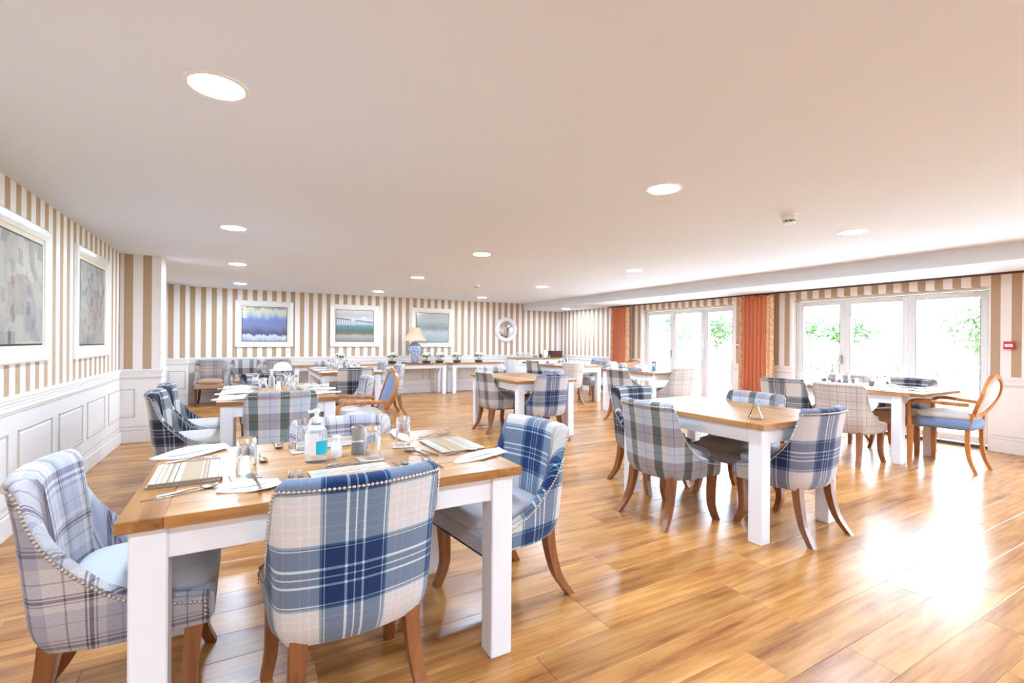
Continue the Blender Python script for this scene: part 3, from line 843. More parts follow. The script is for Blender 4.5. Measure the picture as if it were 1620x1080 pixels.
def nails():
    path = []
    for fr in CF:
        zt = fr[5]
        p = cpt(fr, -.014 * fr[6] - .0005, zt - .026)
        path.append((p, Vector((fr[2], fr[3], 0))))
    # run down the two front edges
    a, na = path[0]; b, nb_ = path[-1]
    path = [(Vector((a.x, a.y - .012, .365)), na)] + [(Vector((a.x, a.y - .012, a.z)), na)] + path[1:-1] + [(Vector((b.x, b.y - .012, b.z)), nb_), (Vector((b.x, b.y - .012, .365)), nb_)]
    mb = MB(); d = 0; step = .0142; nxt = 0
    for (p, n), (q, n2) in zip(path, path[1:]):
        L = (q - p).length
        while nxt <= d + L:
            s = (nxt - d) / max(L, 1e-6)
            c = p.lerp(q, s); nn = n.lerp(n2, s).normalized()
            tx = Vector((0, 0, 1)); ty = nn.cross(tx).normalized()
            r = .0064
            ring = [c + (tx * math.cos(k * math.pi / 3) + ty * math.sin(k * math.pi / 3)) * r for k in range(6)]
            ring2 = [c + (tx * math.cos(k * math.pi / 3) + ty * math.sin(k * math.pi / 3)) * r * .65 + nn * .0036 for k in range(6)]
            v = ring + ring2 + [c + nn * .0050]
            mb.add(v, [(k, (k + 1) % 6, 6 + (k + 1) % 6, 6 + k) for k in range(6)] + [(6 + k, 6 + (k + 1) % 6, 12) for k in range(6)], True)
            nxt += step
        d += L
    return mb
SHELL = {}
def shell_mesh(fab):
    if fab not in SHELL:
        if 'geo' not in SHELL: SHELL['geo'] = chair_shell()
        SHELL[fab] = SHELL['geo'].mesh('backrest', fab)
    return SHELL[fab]
NAIL = nails().mesh('nail_trim', 'nail')
def cushion_mesh(mat):
    return MB().blob((0, .074, .458), (.212, .22, .048), (.42, .5), 28, 10, lambda p: Vector((p.x * (1 + .06 * (p.y - .05)), p.y, p.z + .012 * (1 - (p.x / .22) ** 2) * (1 if p.z > .45 else 0)))).mesh('seat_cushion', mat)
CUSH = {}
RAILM = {}
def leg_mb(pts, wid):
    secs = []
    for (x, y, z), w in zip(pts, wid):
        h = w / 2
        secs.append([(x - h, y - h, z), (x + h, y - h, z), (x + h, y + h, z), (x - h, y + h, z)])
    return MB().loft(secs[::-1], False, True)
def curve(pts, n=8):
    """quadratic-ish resample through control points (Catmull-Rom)"""
    P = [Vector(p) for p in pts]; out = []
    for i in range(len(P) - 1):
        p0, p1, p2, p3 = P[max(i - 1, 0)], P[i], P[i + 1], P[min(i + 2, len(P) - 1)]
        for k in range(n):
            s = k / n
            out.append(.5 * ((2 * p1) + (p2 - p0) * s + (2 * p0 - 5 * p1 + 4 * p2 - p3) * s * s + (3 * p1 - p0 - 3 * p2 + p3) * s ** 3))
    out.append(P[-1])
    return out
LEGS = {}
for sx in (-1, 1):
    c = curve([(sx * .185, -.150, .355), (sx * .190, -.165, .24), (sx * .204, -.200, .11), (sx * .228, -.270, 0)], 4)
    LEGS['rear', sx] = (c, [.054 - .018 * i / (len(c) - 1) for i in range(len(c))])
    c = curve([(sx * .225, .230, .37), (sx * .222, .218, .24), (sx * .228, .214, .11), (sx * .24, .252, 0)], 4)
    LEGS['front', sx] = (c, [.054 - .016 * i / (len(c) - 1) for i in range(len(c))])
    c = [Vector((sx * .225, .215, .40)), Vector((sx * .225, .215, 0))]
    LEGS['straight', sx] = (c, [.05, .036])
LEGM = {}
def leg_mesh(kind, sx, mat):
    k = (kind, sx, mat)
    if k not in LEGM: LEGM[k] = leg_mb(*LEGS[kind, sx]).mesh('leg', mat)
    return LEGM[k]
def chair(lab, x, y, deg, fab, seat, group, legmat='chair_wood', front='front', nail=True):
    t = thing('dining_chair', lab, 'chair', (x, y, 0), R(deg), group)
    link('backrest', shell_mesh(fab), t)
    if seat not in CUSH:
        CUSH[seat] = cushion_mesh(seat)
        RAILM[seat] = MB().box(-.252, .252, .20, .284, .335, .432, .016).mesh('seat_rail', seat)
    link('seat_cushion', CUSH[seat], t)
    link('seat_rail', RAILM[seat], t)
    if nail: tag(link('nail_trim', NAIL, t), kind='stuff')
    for sx in (-1, 1):
        link('leg', leg_mesh('rear', sx, legmat), t)
        link('leg', leg_mesh(front, sx, legmat), t)
    return t
PX, NX, PY, NY = -90, 90, 0, 180          # facing +x, -x, +y, -y
G1, G2, G3, G4, G5, G6, G7, G8 = ['chairs around ' + s for s in ('the nearest table', 'the laid table behind it', 'the bare middle table', 'the large bare table', 'the table by the right-hand doors', 'the table by the far doors', 'the table by the sideboard', 'the table by the consoles')]
chair('pale lilac and taupe checked chair with studs, at the left end of the nearest table', -.375, 2.17, PX, 'plaid_taupe', 'seat_grey', G1)
chair('blue and cream tartan chair seen from behind, in front of the nearest table', .325, 1.80, 3.0, 'plaid_blue', 'seat_grey', G1)
chair('blue and cream tartan chair with pale grey seat, right end of the nearest table', 1.168, 2.174, 97.7, 'plaid_blue_shifted', 'seat_grey', G1)
chair('lilac checked chair whose back shows behind the sanitiser bottle', .465, 2.53, NY, 'plaid_taupe', 'seat_grey', G1)
chair('green and pale blue tartan chair seen from behind, at the second laid table', .255, 4.49, PY, 'plaid_green', 'seat_cream', G2)
chair('navy and stone tartan chair, nearer of the two along the left-hand wall', -.42, 4.76, PX, 'plaid_blue_dim', 'seat_cream', G2)
chair('navy and stone tartan chair, farther of the two along the left-hand wall', -.43, 5.46, PX, 'plaid_blue_dim', 'seat_cream', G2)
chair('stone and grey tartan chair at the far end of the second laid table', .20, 6.42, NY, 'plaid_blue_dim', 'seat_cream', G2)
chair('lilac checked chair half hidden behind the blue backed armchair', 1.04, 5.76, NX, 'plaid_taupe', 'seat_cream', G2)
chair('moss green checked chair left of the bare middle table', 3.18, 6.12, PX, 'plaid_green_relit', 'seat_taupe', G3)
chair('blue and cream tartan chair seen from behind at the bare middle table', 3.45, 5.29, 2, 'plaid_indigo', 'seat_taupe', G3)
chair('moss green checked chair behind the far end of the bare middle table', 3.50, 6.72, NY, 'plaid_green_relit', 'seat_taupe', G3)
chair('taupe checked chair right of the bare middle table, only its rolled top showing', 3.84, 5.95, NX, 'plaid_taupe', 'seat_taupe', G3)
chair('green and pale blue tartan chair left of the large bare table', 2.77, 2.54, PX, 'plaid_green_shifted', 'seat_taupe', G4)
chair('navy and cream tartan chair at the near end of the large bare table', 3.36, 1.95, 0, 'plaid_indigo', 'seat_grey', G4)
chair('stone and navy tartan chair at the far left end of the large bare table', 3.235, 3.19, NY, 'plaid_blue_dim', 'seat_taupe', G4)
chair('green and grey tartan chair right of the large bare table, only its top showing', 3.635, 2.55, NX, 'plaid_green', 'seat_taupe', G4)
chair('brown lined checked chair with tan seat, nearer one on the left of the window table', 5.87, 2.78, PX, 'plaid_brown', 'seat_tan', G5)
chair('navy and stone tartan chair, farther one on the left of the window table', 5.85, 3.40, PX + 3, 'plaid_blue_dim', 'seat_tan', G5)
chair('stone and lilac tartan chair with its back to the right-hand glass doors', 7.07, 2.74, NX, 'plaid_blue_dim', 'seat_tan', G5)
chair('brown lined checked chair with its back to the glass doors behind the grey cups', 7.07, 3.44, NX, 'plaid_brown', 'seat_tan', G5)
chair('moss and stone checked chair left of the cluttered table', 5.47, 5.88, PX, 'plaid_green_relit', 'seat_taupe', G6)
chair('brown lined checked chair seen from behind at the cluttered table', 6.40, 5.74, PY, 'plaid_brown', 'seat_taupe', G6)
chair('olive checked chair on the far side of the cluttered table', 6.42, 6.98, NY, 'plaid_green_relit', 'seat_taupe', G6)
chair('brown lined checked chair seen from behind at the table before the sideboard', 5.86, 8.06, PY, 'plaid_brown', 'seat_taupe', G7)
chair('stone tartan chair in profile left of the table before the sideboard', 5.62, 8.75, PX, 'plaid_blue_dim', 'seat_taupe', G7)
chair('grey seated chair on the right of the table before the sideboard', 6.82, 8.36, NX, 'plaid_taupe', 'seat_grey', G7)
chair('grey checked chair standing by the wall in the far right corner', 7.45, 9.25, NX, 'plaid_taupe', 'seat_taupe', 'chairs kept along the walls')
chair('navy tartan chair seen from behind at the table before the consoles', 1.47, 7.72, PY, 'plaid_blue_dim', 'seat_cream', G8)
chair('lilac checked chair with cream seat, nearer on the right of the console side table', 2.16, 8.31, NX, 'plaid_taupe', 'seat_cream', G8)
chair('lilac checked chair, farther on the right of the console side table', 2.16, 9.46, NX, 'plaid_taupe', 'seat_cream', G8)
chair('grey checked chair behind the far end of the table before the consoles', 1.45, 9.86, NY, 'plaid_green_relit', 'seat_cream', G8)
BG_ = 'chairs kept along the walls'
chair('brown checked chair with tan seat and dark legs, left one against the back wall', -.61, 10.98, NY, 'plaid_brown_shaded', 'seat_tan', BG_, 'dark_leg', 'straight', False)
chair('moss checked chair with tan seat and dark legs, middle one against the back wall', -.01, 10.98, NY, 'plaid_green_shaded', 'seat_tan', BG_, 'dark_leg', 'straight', False)
chair('grey checked chair behind the white dome lamp against the back wall', .575, 11.02, NY, 'plaid_brown_shaded', 'seat_tan', BG_, 'dark_leg', 'straight', False)

# ------------------------------------------------------------------ oval-back wooden armchairs
def armchair(lab, x, y, deg, inner):
    t = thing('armchair', lab, 'armchair', (x, y, 0), R(deg), 'oval backed wooden armchairs')
    def bk(a, k=1.0):                # oval in a plane leaning backwards
        zz = .775 + .205 * k * math.sin(a); xx = .215 * k * math.cos(a)
        return Vector((xx, -.205 - (zz - .57) * .34 - .03 * math.sin(math.pi * (zz - .57) / .41), zz))
    ring = [bk(2 * math.pi * i / 40) for i in range(40)]
    mb = MB(); secs = []
    for i in range(40):
        p = ring[i]; c = Vector((0, -.205 - (p.z - .57) * .34, .775))
        o = Vector((p.x, 0, (p.z - .775))).normalized()
        nrm = Vector((0, -.95, -.32)).normalized()
        secs.append([p + o * .024 + nrm * .016, p + o * .024 - nrm * .016, p - o * .02 - nrm * .02, p - o * .02 + nrm * .02])
    secs.append(secs[0])
    mb.loft(secs, False, False).ob('back_frame', 'honey_wood', t)
    mb = MB()
    fr_, re_ = [bk(2 * math.pi * i / 32, .92) for i in range(32)], None
    for off, rev, dome in ((.022, False, .016), (-.012, True, -.010)):
        rim = [p + Vector((0, off * .4, 0)) for p in fr_]
        mid = [bk(2 * math.pi * i / 32, .55) + Vector((0, off + dome * .5, 0)) for i in range(32)]
        cen = bk(0, 0) + Vector((0, off + dome, 0))
        n = 32
        f = [(i, (i + 1) % n, n + (i + 1) % n, n + i) for i in range(n)] + [(n + i, n + (i + 1) % n, 2 * n) for i in range(n)]
        mb.add(rim + mid + [cen], [q[::-1] for q in f] if not rev else f, True)
    mb.ob('back_pad', inner, t)
    MB().blob((0, .01, .475), (.27, .25, .06), (.5, .35), 24, 8, lambda p: Vector((p.x * (1 + .25 * (p.y)), p.y, p.z))).ob('seat_base', 'blue_uphol', t)
    MB().blob((0, .012, .555), (.25, .235, .042), (.5, .5), 24, 8, lambda p: Vector((p.x * (1 + .25 * (p.y)), p.y, p.z))).ob('seat_cushion', 'seat_cream', t)
    for sx in (-1, 1):
        c = curve([(sx * .20, -.205, .685), (sx * .25, -.05, .69), (sx * .285, .12, .70), (sx * .295, .215, .69), (sx * .30, .255, .645), (sx * .30, .25, .52), (sx * .295, .245, .40)], 5)
        MB().tube(c, .021, 8, False, True, 1.1).ob('arm', 'honey_wood', t)
        LB = leg_mb([Vector((sx * .295, .245, .43)), Vector((sx * .30, .245, 0))], [.05, .03]); LB.ob('leg', 'honey_wood', t)
        c = curve([(sx * .14, -.215, .60), (sx * .175, -.195, .46), (sx * .185, -.19, .33), (sx * .19, -.205, .15), (sx * .195, -.26, 0)], 5)
        leg_mb(c, [.042 - .012 * i / (len(c) - 1) for i in range(len(c))]).ob('leg', 'honey_wood', t)
    MB().box(-.15, .15, -.225, -.195, .42, .50, .008).ob('rear_rail', 'honey_wood', t)
    return t
armchair('oval backed honey wood armchair with pale blue back at the second laid table', 1.0, 4.94, NX, 'blue_uphol')
armchair('oval backed honey wood armchair with blue seat base by the right-hand glass doors', 6.58, 2.12, PY, 'seat_cream')

t = thing('banquet_chair', 'orange padded metal framed chair by the far orange curtain', 'chair', (7.25, 7.72, 0), R(115))
c = curve([(-.19, -.2, .0), (-.19, -.2, .45), (-.19, -.24, .78), (-.12, -.25, .87), (.12, -.25, .87), (.19, -.24, .78), (.19, -.2, .45), (.19, -.2, 0)], 5)
MB().tube(c, .011, 8).ob('back_frame', 'gold_metal', t)
MB().blob((0, -.235, .70), (.165, .02, .15), (.5, .6), 20, 8).ob('back_pad', 'orange_uphol', t)
MB().blob((0, .0, .45), (.2, .2, .035), (.4, .5), 20, 8).ob('seat', 'orange_uphol', t)
for sx in (-1, 1): MB().tube([(sx * .18, .17, .44), (sx * .19, .19, 0)], .011, 8).ob('leg', 'gold_metal', t)

# ------------------------------------------------------------------ sideboard
t = thing('sideboard', 'white sideboard with drawers, cup handles and oak top in the far corner', 'sideboard', (6.24, 10.90, 0))
W_, D_, H_ = 1.60, .48, .845
MB().box(0, W_, .012, D_, .06, H_ - .03, .003).ob('carcass', 'paint_white', t)
MB().box(.03, W_ - .03, .04, D_ - .02, 0, .06).ob('plinth', 'paint_white', t)
MB().box(-.02, W_ + .02, -.02, D_, H_ - .03, H_, .006).ob('top', 'table_oak', t)
for i in range(4):
    x0 = .045 + i * .38
    d = MB().box(x0, x0 + .365, -.008, .014, H_ - .20, H_ - .05, .004).ob('drawer', 'paint_white', t)
    h = MB()
    secs = [[(x0 + .1825 + math.cos(a) * .045, -.008 - .022 * math.sin(b) , H_ - .135 + math.sin(a) * .028 * 1.0) for a in [math.pi * k / 8 for k in range(9)]] for b in (0, .8, 1.57)]
    h.loft(secs, True, False, closed=False); h.box(x0 + .137, x0 + .228, -.012, -.008, H_ - .135, H_ - .105)
    h.ob('cup_handle', 'black_metal', d)
    d = MB().box(x0, x0 + .365, -.006, .014, .09, H_ - .215, .004).ob('door', 'paint_white', t)
    MB().box(x0 + .06, x0 + .305, -.009, -.005, .15, H_ - .275, .003).ob('door_panel', 'paint_white', d)
    MB().lathe([(.004, 0), (.004, .012), (.013, .018), (.012, .026), (0, .03)], 12, cap=False).ob('knob', 'black_metal', d)
    k = d.children[-1]; k.rotation_euler = (R(90), 0, 0); k.location = (x0 + (.33 if i % 2 == 0 else .035), -.006, .42)

# ------------------------------------------------------------------ tableware prototypes
T = TT
class Proto:
    """first call makes the thing with its parts, later calls copy it"""
    def __init__(s, name, cat, group, build):
        s.name, s.cat, s.group, s.build, s.first = name, cat, group, build, None
    def __call__(s, lab, x, y, z=T, deg=0.0, group=None):
        if s.first is None:
            s.first = thing(s.name, lab, s.cat, (x, y, z), R(deg), group or s.group)
            s.build(s.first)
            return s.first
        return dup(s.first, lab, (x, y, z), R(deg), group or s.group)
class Single:
    def __init__(s, name, cat, group, mesh):
        s.name, s.cat, s.group, s.me = name, cat, group, mesh
    def __call__(s, lab, x, y, z=T, deg=0.0, group=None):
        return tag(link(s.name, s.me, None, (x, y, z), R(deg)), lab, s.cat, group or s.group)

def flat_mat(w, d, h, top, edge):
    def b(t):
        MB().box(-w / 2, w / 2, -d / 2, d / 2, 0, h - .0006, .001).ob('board', edge, t)
        MB().add([(-w / 2 + .001, -d / 2 + .001, h), (w / 2 - .001, -d / 2 + .001, h), (w / 2 - .001, d / 2 - .001, h), (-w / 2 + .001, d / 2 - .001, h)], [(0, 1, 2, 3)], False, [(0, 0), (0, w), (d, w), (d, 0)]).ob('printed_face', top, t)
    return b
placemat = Proto('placemat', 'placemat', 'striped placemats', flat_mat(.30, .22, .008, 'placemat', 'mat_edge'))
coaster = Proto('coaster', 'coaster', 'striped coasters', flat_mat(.10, .10, .005, 'coaster', 'mat_edge'))
# tumbler standing upside down: thick base on top
tum = MB().lathe([(.0365, 0), (.0355, .03), (.0325, .130), (.0295, .141), (.0, .141)], 28, cap=False)
tum.lathe([(.0, .114), (.025, .114), (.0285, .107), (.0325, .03), (.0340, 0.0005), (.0365, 0)], 28, cap=False, sharp=60)
def cut_mb(kind):
    mb = MB()
    L = .19
    if kind == 'knife':
        o = [(-.0045, 0), (-.006, .03), (-.004, .085), (-.008, .10), (-.0085, .17), (-.002, .20), (.003, .20), (.004, .10), (.004, .085), (.006, .03), (.0045, 0)]
        mb.add([(x, y, .004) for x, y in o] + [(x, y, 0) for x, y in o], [tuple(range(len(o)))[::-1], tuple(range(len(o), 2 * len(o)))] + [(i, (i + 1) % len(o), len(o) + (i + 1) % len(o), len(o) + i) for i in range(len(o))])
        return mb
    path = [(0, 0, .003), (0, .04, .004), (0, .09, .009), (0, .115, .009)]
    mb.tube(path, [.0055, .006, .0028, .003], 8, False, True, .45)
    if kind == 'spoon':
        mb.blob((0, .147, .006), (.019, .032, .006), (1, 1), 14, 6, lambda p: Vector((p.x, p.y, p.z + 22 * ((p.y - .147) ** 2 + p.x ** 2) * .35)))
    else:
        mb.box(-.0105, .0105, .113, .14, .005, .0075, .001)
        for k in (-1.5, -.5, .5, 1.5):
            mb.tube([(k * .0058, .138, .0062), (k * .0055, .16, .004), (k * .005, .187, .009)], [.0019, .0017, .0009], 6)
    return mb
fork = Single('fork', 'fork', 'steel cutlery', cut_mb('fork').mesh('fork', 'steel'))
knife = Single('knife', 'knife', 'steel cutlery', cut_mb('knife').mesh('knife', 'steel'))
spoon = Single('spoon', 'spoon', 'steel cutlery', cut_mb('spoon').mesh('spoon', 'steel'))
tumbler = Single('tumbler', 'glass', 'upturned glass tumblers', tum.mesh('tumbler', 'glass'))
def napkin_mesh(seed, L=.30, W=.11):
    g = random.Random(seed); mb = MB()
    n, mm = 14, 6
    A, B = [], []
    a1, a2, a3 = g.uniform(0, 6), g.uniform(0, 6), g.uniform(.006, .012)
    for i in range(n + 1):
        s = i / n
        w = W * (min(1, s * 2.2) ** .8) * (1 - .5 * max(0, s - .72) / .28)
        ra, rb = [], []
        for k in range(mm + 1):
            q = k / mm - .5
            x = L * (s - .5); y = w * q + .02 * math.sin(3 * s + a1)
            z = .007 + a3 * (.6 + math.sin(5 * s + a2 + q * 3)) * .5 + .010 * s * s * (q + .5)
            ra.append(Vector((x, y, z))); rb.append(Vector((x, y, max(.0005, z - .005))))
        A.append(ra); B.append(rb)
    mb.loft(A, True, False, closed=False); mb.loft([r[::-1] for r in B], True, False, closed=False)
    edge = lambda P, Q: mb.loft([P, Q], False, False, closed=False)
    edge([r[0] for r in B], [r[0] for r in A]); edge([r[-1] for r in A], [r[-1] for r in B]); edge(A[0], B[0]); edge(B[-1], A[-1])
    # second folded layer
    mb.loft([[p + Vector((.012, .004, .0055)) for p in r[1:5]] for r in A[2:11]], True, False, closed=False)
    return mb.mesh('napkin', 'paper')
NAPM = [napkin_mesh(i) for i in range(5)]
def napkin(lab, x, y, deg, k=0, z=T):
    return tag(link('napkin', NAPM[k % 5], None, (x, y, z), R(deg)), lab, 'napkin', 'white paper napkins')

# ---- nearest table
N1 = 'on the nearest table'
placemat('lower striped placemat of the stack at the left end of the nearest table', -.19, 2.165, T, 90, 'stacked striped placemats')
placemat('upper striped placemat of the stack at the left end of the nearest table', -.187, 2.17, T + .0085, 91.5, 'stacked striped placemats')
placemat('striped placemat in front of the blue tartan chair seen from behind', .363, 1.877, T, 3)
placemat('striped placemat at the right end of the nearest table', .885, 2.185, T, -88)
placemat('striped placemat before the lilac chair behind the sanitiser bottle', .36, 2.50, T, 182)
coaster('striped coaster under the tumbler beside the left placemat', -.001, 2.035, T, 8)
coaster('striped coaster beside the pepper mill under a tumbler', .470, 2.082, T, 4)
coaster('striped coaster under the back right tumbler', .668, 2.275, T, -12)
coaster('striped coaster behind the sanitiser bottle', .225, 2.375, T, 5)
tumbler('upturned glass tumbler beside the left placemat on the nearest table', .003, 2.045, T + .006)
tumbler('upturned glass tumbler just right of the pepper mill', .480, 2.092, T + .006)
tumbler('upturned glass tumbler standing back right on the nearest table', .672, 2.28, T + .006)
tumbler('upturned glass tumbler behind the sanitiser bottle on the nearest table', .235, 2.40, T + .006)
napkin('folded white napkin hanging over the left back edge of the nearest table', -.215, 2.545, 14, 0).scale = (1.0, 1.5, 1.2)
napkin('white napkin with a knife across it by the front edge of the nearest table', .012, 1.865, 12, 1).scale = (.64, 1.25, 1)
napkin('white napkin in front of the right-hand placemat on the nearest table', .905, 1.895, 14, 2)
napkin('white napkin behind the pepper mill at the far edge of the nearest table', .74, 2.50, 96, 3)
fork('fork lying behind the left placemat beside the napkin', -.285, 2.385, T, -76)
knife('second knife tucked beside the fork behind the left placemat', -.29, 2.36, T, -78)
spoon('spoon lying in front of the left placemat', -.25, 1.895, T, -72)
knife('knife lying in front of the left placemat along the table edge', -.29, 1.872, T, -76)
knife('knife lying across the front white napkin', .043, 1.775, T + .0225, 6)
fork('left one of two forks beside the front placemat', .140, 1.835, T, -4)
fork('right one of two forks beside the front placemat', .172, 1.825, T, -4)
spoon('dessert spoon above the front placemat', .46, 2.022, T, 84)
fork('dessert fork above the front placemat', .275, 2.004, T, -86)
knife('knife right of the front placemat', .553, 1.80, T, 3)
spoon('spoon right of the front placemat by the chair top', .588, 1.79, T, 3)
spoon('spoon lying back left among the cutlery', .115, 2.65, T, 188)
fork('fork lying back left beside the spoon', .165, 2.66, T, 172)
fork('second fork lying at the back left of the nearest table', .192, 2.655, T, 178)
spoon('spoon lying behind the left tumbler', .052, 2.40, T, 185)
spoon('spoon beside the right placemat near the back tumbler', .715, 2.02, T, 22)
fork('fork beside the right placemat near the back tumbler', .755, 2.015, T, 24)
knife('knife behind the right placemat', .775, 2.385, T, -84)
fork('fork behind the right placemat near the table edge', .80, 2.43, T, -82)
spoon('spoon under the white napkin before the right placemat', .785, 2.0, T, -78)
spoon('spoon by the right edge of the tartan chair top', .695, 1.80, T, 8)
t = thing('sanitiser_bottle', 'clear pump bottle of hand gel with turquoise label on the nearest table', 'bottle', (.262, 2.165, T))
MB().lathe([(.0, 0), (.042, 0), (.045, .007), (.045, .115), (.040, .138), (.020, .158), (.016, .162), (.016, .168), (0, .168)], 28, cap=False).ob('bottle', 'gel', t)
c = MB()
ring = lambda a0, a1, z0, z1, r: c.loft([[(r * math.cos(a0 + (a1 - a0) * k / 12), r * math.sin(a0 + (a1 - a0) * k / 12), z) for k in range(13)] for z in (z0, z1)], True, False, closed=False)
ring(R(180), R(275), .035, .125, .0458); c.ob('label_white', 'paper', t)
c = MB(); ring(R(262), R(335), .036, .092, .0461); c.ob('label', 'teal', t)
MB().lathe([(.0175, .164), (.0185, .166), (.0185, .186), (.009, .190), (.008, .202), (.012, .204), (.014, .218), (.010, .222), (0, .222)], 20, cap=False).box(-.034, 0, -.007, .007, .206, .217, .003).ob('pump', 'plastic_white', t)
def shaker(t):
    MB().lathe([(.0, 0), (.024, 0), (.027, .012), (.024, .045), (.0175, .068), (.0165, .078), (.0185, .088), (.016, .094), (0, .096)], 24, cap=False).ob('body', 'porcelain', t)
salt = Proto('salt_shaker', 'salt shaker', 'white salt shakers', shaker)
salt('white porcelain salt shaker beside the gel bottle on the nearest table', .350, 2.205)
def mill(t):
    MB().lathe([(0, .0), (.029, .0), (.030, .004), (.026, .05), (.026, .066), (.0, .066)], 24, cap=False).ob('jar', 'gel', t)
    MB().lathe([(0, .003), (.0265, .003), (.0235, .05), (0, .052)], 20, cap=False).ob('peppercorns', 'pepper', t)
    MB().lathe([(.027, .066), (.0275, .069), (.024, .092), (.029, .118), (.029, .122), (.020, .128), (0, .130)], 24, cap=False).ob('grinder_top', 'brushed', t)
pepper = Proto('pepper_mill', 'pepper mill', 'steel pepper mills', mill)
pepper('steel topped pepper mill of dark peppercorns on the nearest table', .443, 2.215)

# ---- second laid table
T2n = 'second laid table'
for i, (x, y) in enumerate(((-.085, 4.86), (-.085, 5.36), (-.085, 5.84))):
    w = ('nearest', 'middle', 'farthest')[i]
    placemat(f'striped placemat on the left of the {T2n}, {w} of three', x, y, T, 90)
    napkin(f'white napkin on the left of the {T2n}, {w} of three', x - .02, y - .215, 2, i + 1)
    fork(f'fork on the left of the {T2n}, {w} of three', x + .10, y + .1, T, 80)
for i, (x, y) in enumerate(((.60, 5.05), (.60, 5.44), (.60, 5.86))):
    w = ('nearest', 'middle', 'farthest')[i]
    placemat(f'striped placemat on the right of the {T2n}, {w} of three', x, y, T, -90)
    napkin(f'white napkin on the right of the {T2n}, {w} of three', x + .06, y - .215, 2, i + 2)
    knife(f'knife on the right of the {T2n}, {w} of three', x - .13, y - .1, T, -85)
for i, (x, y) in enumerate(((.085, 5.62), (.142, 5.12), (.385, 5.02), (.40, 5.80), (.45, 5.45))):
    w = ('third from the left, half hidden', 'nearest on the left', 'nearest on the right', 'farthest on the right', 'middle on the right')[i]
    coaster(f'coaster on the {T2n}, {w}', x, y, T, 7 * i)
    tumbler(f'upturned glass tumbler on the {T2n}, {w}', x, y, T + .006)
salt(f'white salt shaker in the middle of the {T2n}', .282, 5.28)
pepper(f'pepper mill in the middle of the {T2n}', .30, 5.46)
def pump_bottle(t):
    MB().lathe([(.0, 0), (.03, 0), (.032, .006), (.032, .10), (.028, .12), (.014, .138), (.012, .15), (0, .15)], 20, cap=False).ob('bottle', 'gel', t)
    MB().lathe([(.0135, .148), (.0145, .168), (.007, .172), (.007, .18), (.011, .182), (.011, .194), (0, .197)], 16, cap=False).box(-.028, 0, -.005, .005, .184, .193, .002).ob('pump', 'plastic_white', t)
gel = Proto('sanitiser_bottle', 'bottle', 'clear gel bottles', pump_bottle)
gel(f'clear pump bottle of hand gel on the {T2n}', .235, 5.62)

# ---- large bare table: one glass vase
tag(MB().lathe([(.0, 0), (.046, 0), (.048, .006), (.03, .05), (.018, .085), (.022, .125), (.0205, .125), (.0165, .085), (.028, .05), (.045, .008), (0, .004)], 24, cap=False).ob('bud_vase', 'pane', None, (3.03, 2.0, T)), 'small clear glass bud vase on the large bare table', 'vase')

# ---- window table (right)
W5 = 'window table'
for i, y in enumerate((2.62, 3.05, 3.48)):
    w = ('nearest', 'middle', 'farthest')[i]
    placemat(f'pale placemat on the near side of the {W5}, {w} of three', 6.27, y, T, 90)
    placemat(f'pale placemat on the window side of the {W5}, {w} of three', 6.89, y, T, 90)
    napkin(f'white napkin on the window side of the {W5}, {w} of three', 6.92, y - .215, 2, i)
    knife(f'knife on the near side of the {W5}, {w} of three', 6.25, y - .17, T, 80)
    tumbler(f'upturned glass tumbler by the window side of the {W5}, {w} of three', 6.66, y + .12, T)
    tumbler(f'upturned glass tumbler by the near side of the {W5}, {w} of three', 6.44, y + .1, T)
salt(f'white salt shaker on the {W5}', 6.58, 3.02)
pepper(f'pepper mill on the {W5}', 6.53, 3.12)
placemat(f'dark edged placemat at the near end of the {W5}', 6.58, 2.33, T, 0)
cup = Single('ramekin', 'cup', 'taupe cups', MB().lathe([(0, 0), (.024, 0), (.031, .06), (.028, .06), (.022, .006), (0, .006)], 20, cap=False).mesh('ramekin', 'taupe_cup'))
for i, (x, y) in enumerate(((6.62, 3.42), (6.66, 3.33), (6.60, 3.22), (6.70, 3.10), (6.72, 2.92))):
    cup(f'taupe cup on the {W5}, {("farthest", "second farthest", "middle", "second nearest", "nearest")[i]} of five', x, y)

# ---- cluttered table by the far doors
K6 = 'cluttered table by the far doors'
t = thing('tissue_box', f'white tissue box with lilac lid on the {K6}', 'box', (6.45, 6.55, T), R(10))
MB().box(-.11, .11, -.06, .06, 0, .10, .004).ob('box', 'plastic_white', t); MB().box(-.112, .112, -.062, .062, .10, .115, .004).ob('lid', 'lilac_box', t)
gel(f'clear pump bottle of hand gel on the {K6}', 6.32, 6.2)
t = thing('spray_bottle', f'turquoise bottle with white cap on the {K6}', 'bottle', (6.42, 6.22, T))
MB().lathe([(0, 0), (.03, 0), (.031, .07), (.012, .095), (0, .095)], 18, cap=False).ob('body', 'teal', t); MB().lathe([(.013, .093), (.013, .125), (0, .127)], 14, cap=False).ob('cap', 'plastic_white', t)
t = thing('water_jug', f'tall dark lidded jug on the {K6}', 'jug', (6.52, 6.3, T))
MB().lathe([(0, 0), (.04, 0), (.042, .01), (.038, .13), (0, .13)], 20, cap=False).ob('body', 'taupe_cup', t); MB().lathe([(.04, .13), (.04, .15), (.02, .165), (0, .166)], 20, cap=False).ob('lid', 'dark_grey', t)
MB().tube(curve([(.04, 0, .12), (.075, 0, .115), (.08, 0, .07), (.041, 0, .04)], 5), .006, 8).ob('handle', 'dark_grey', t)
t = thing('crate', f'low grey lilac tray on the {K6}', 'tray', (6.05, 6.35, T), R(15))
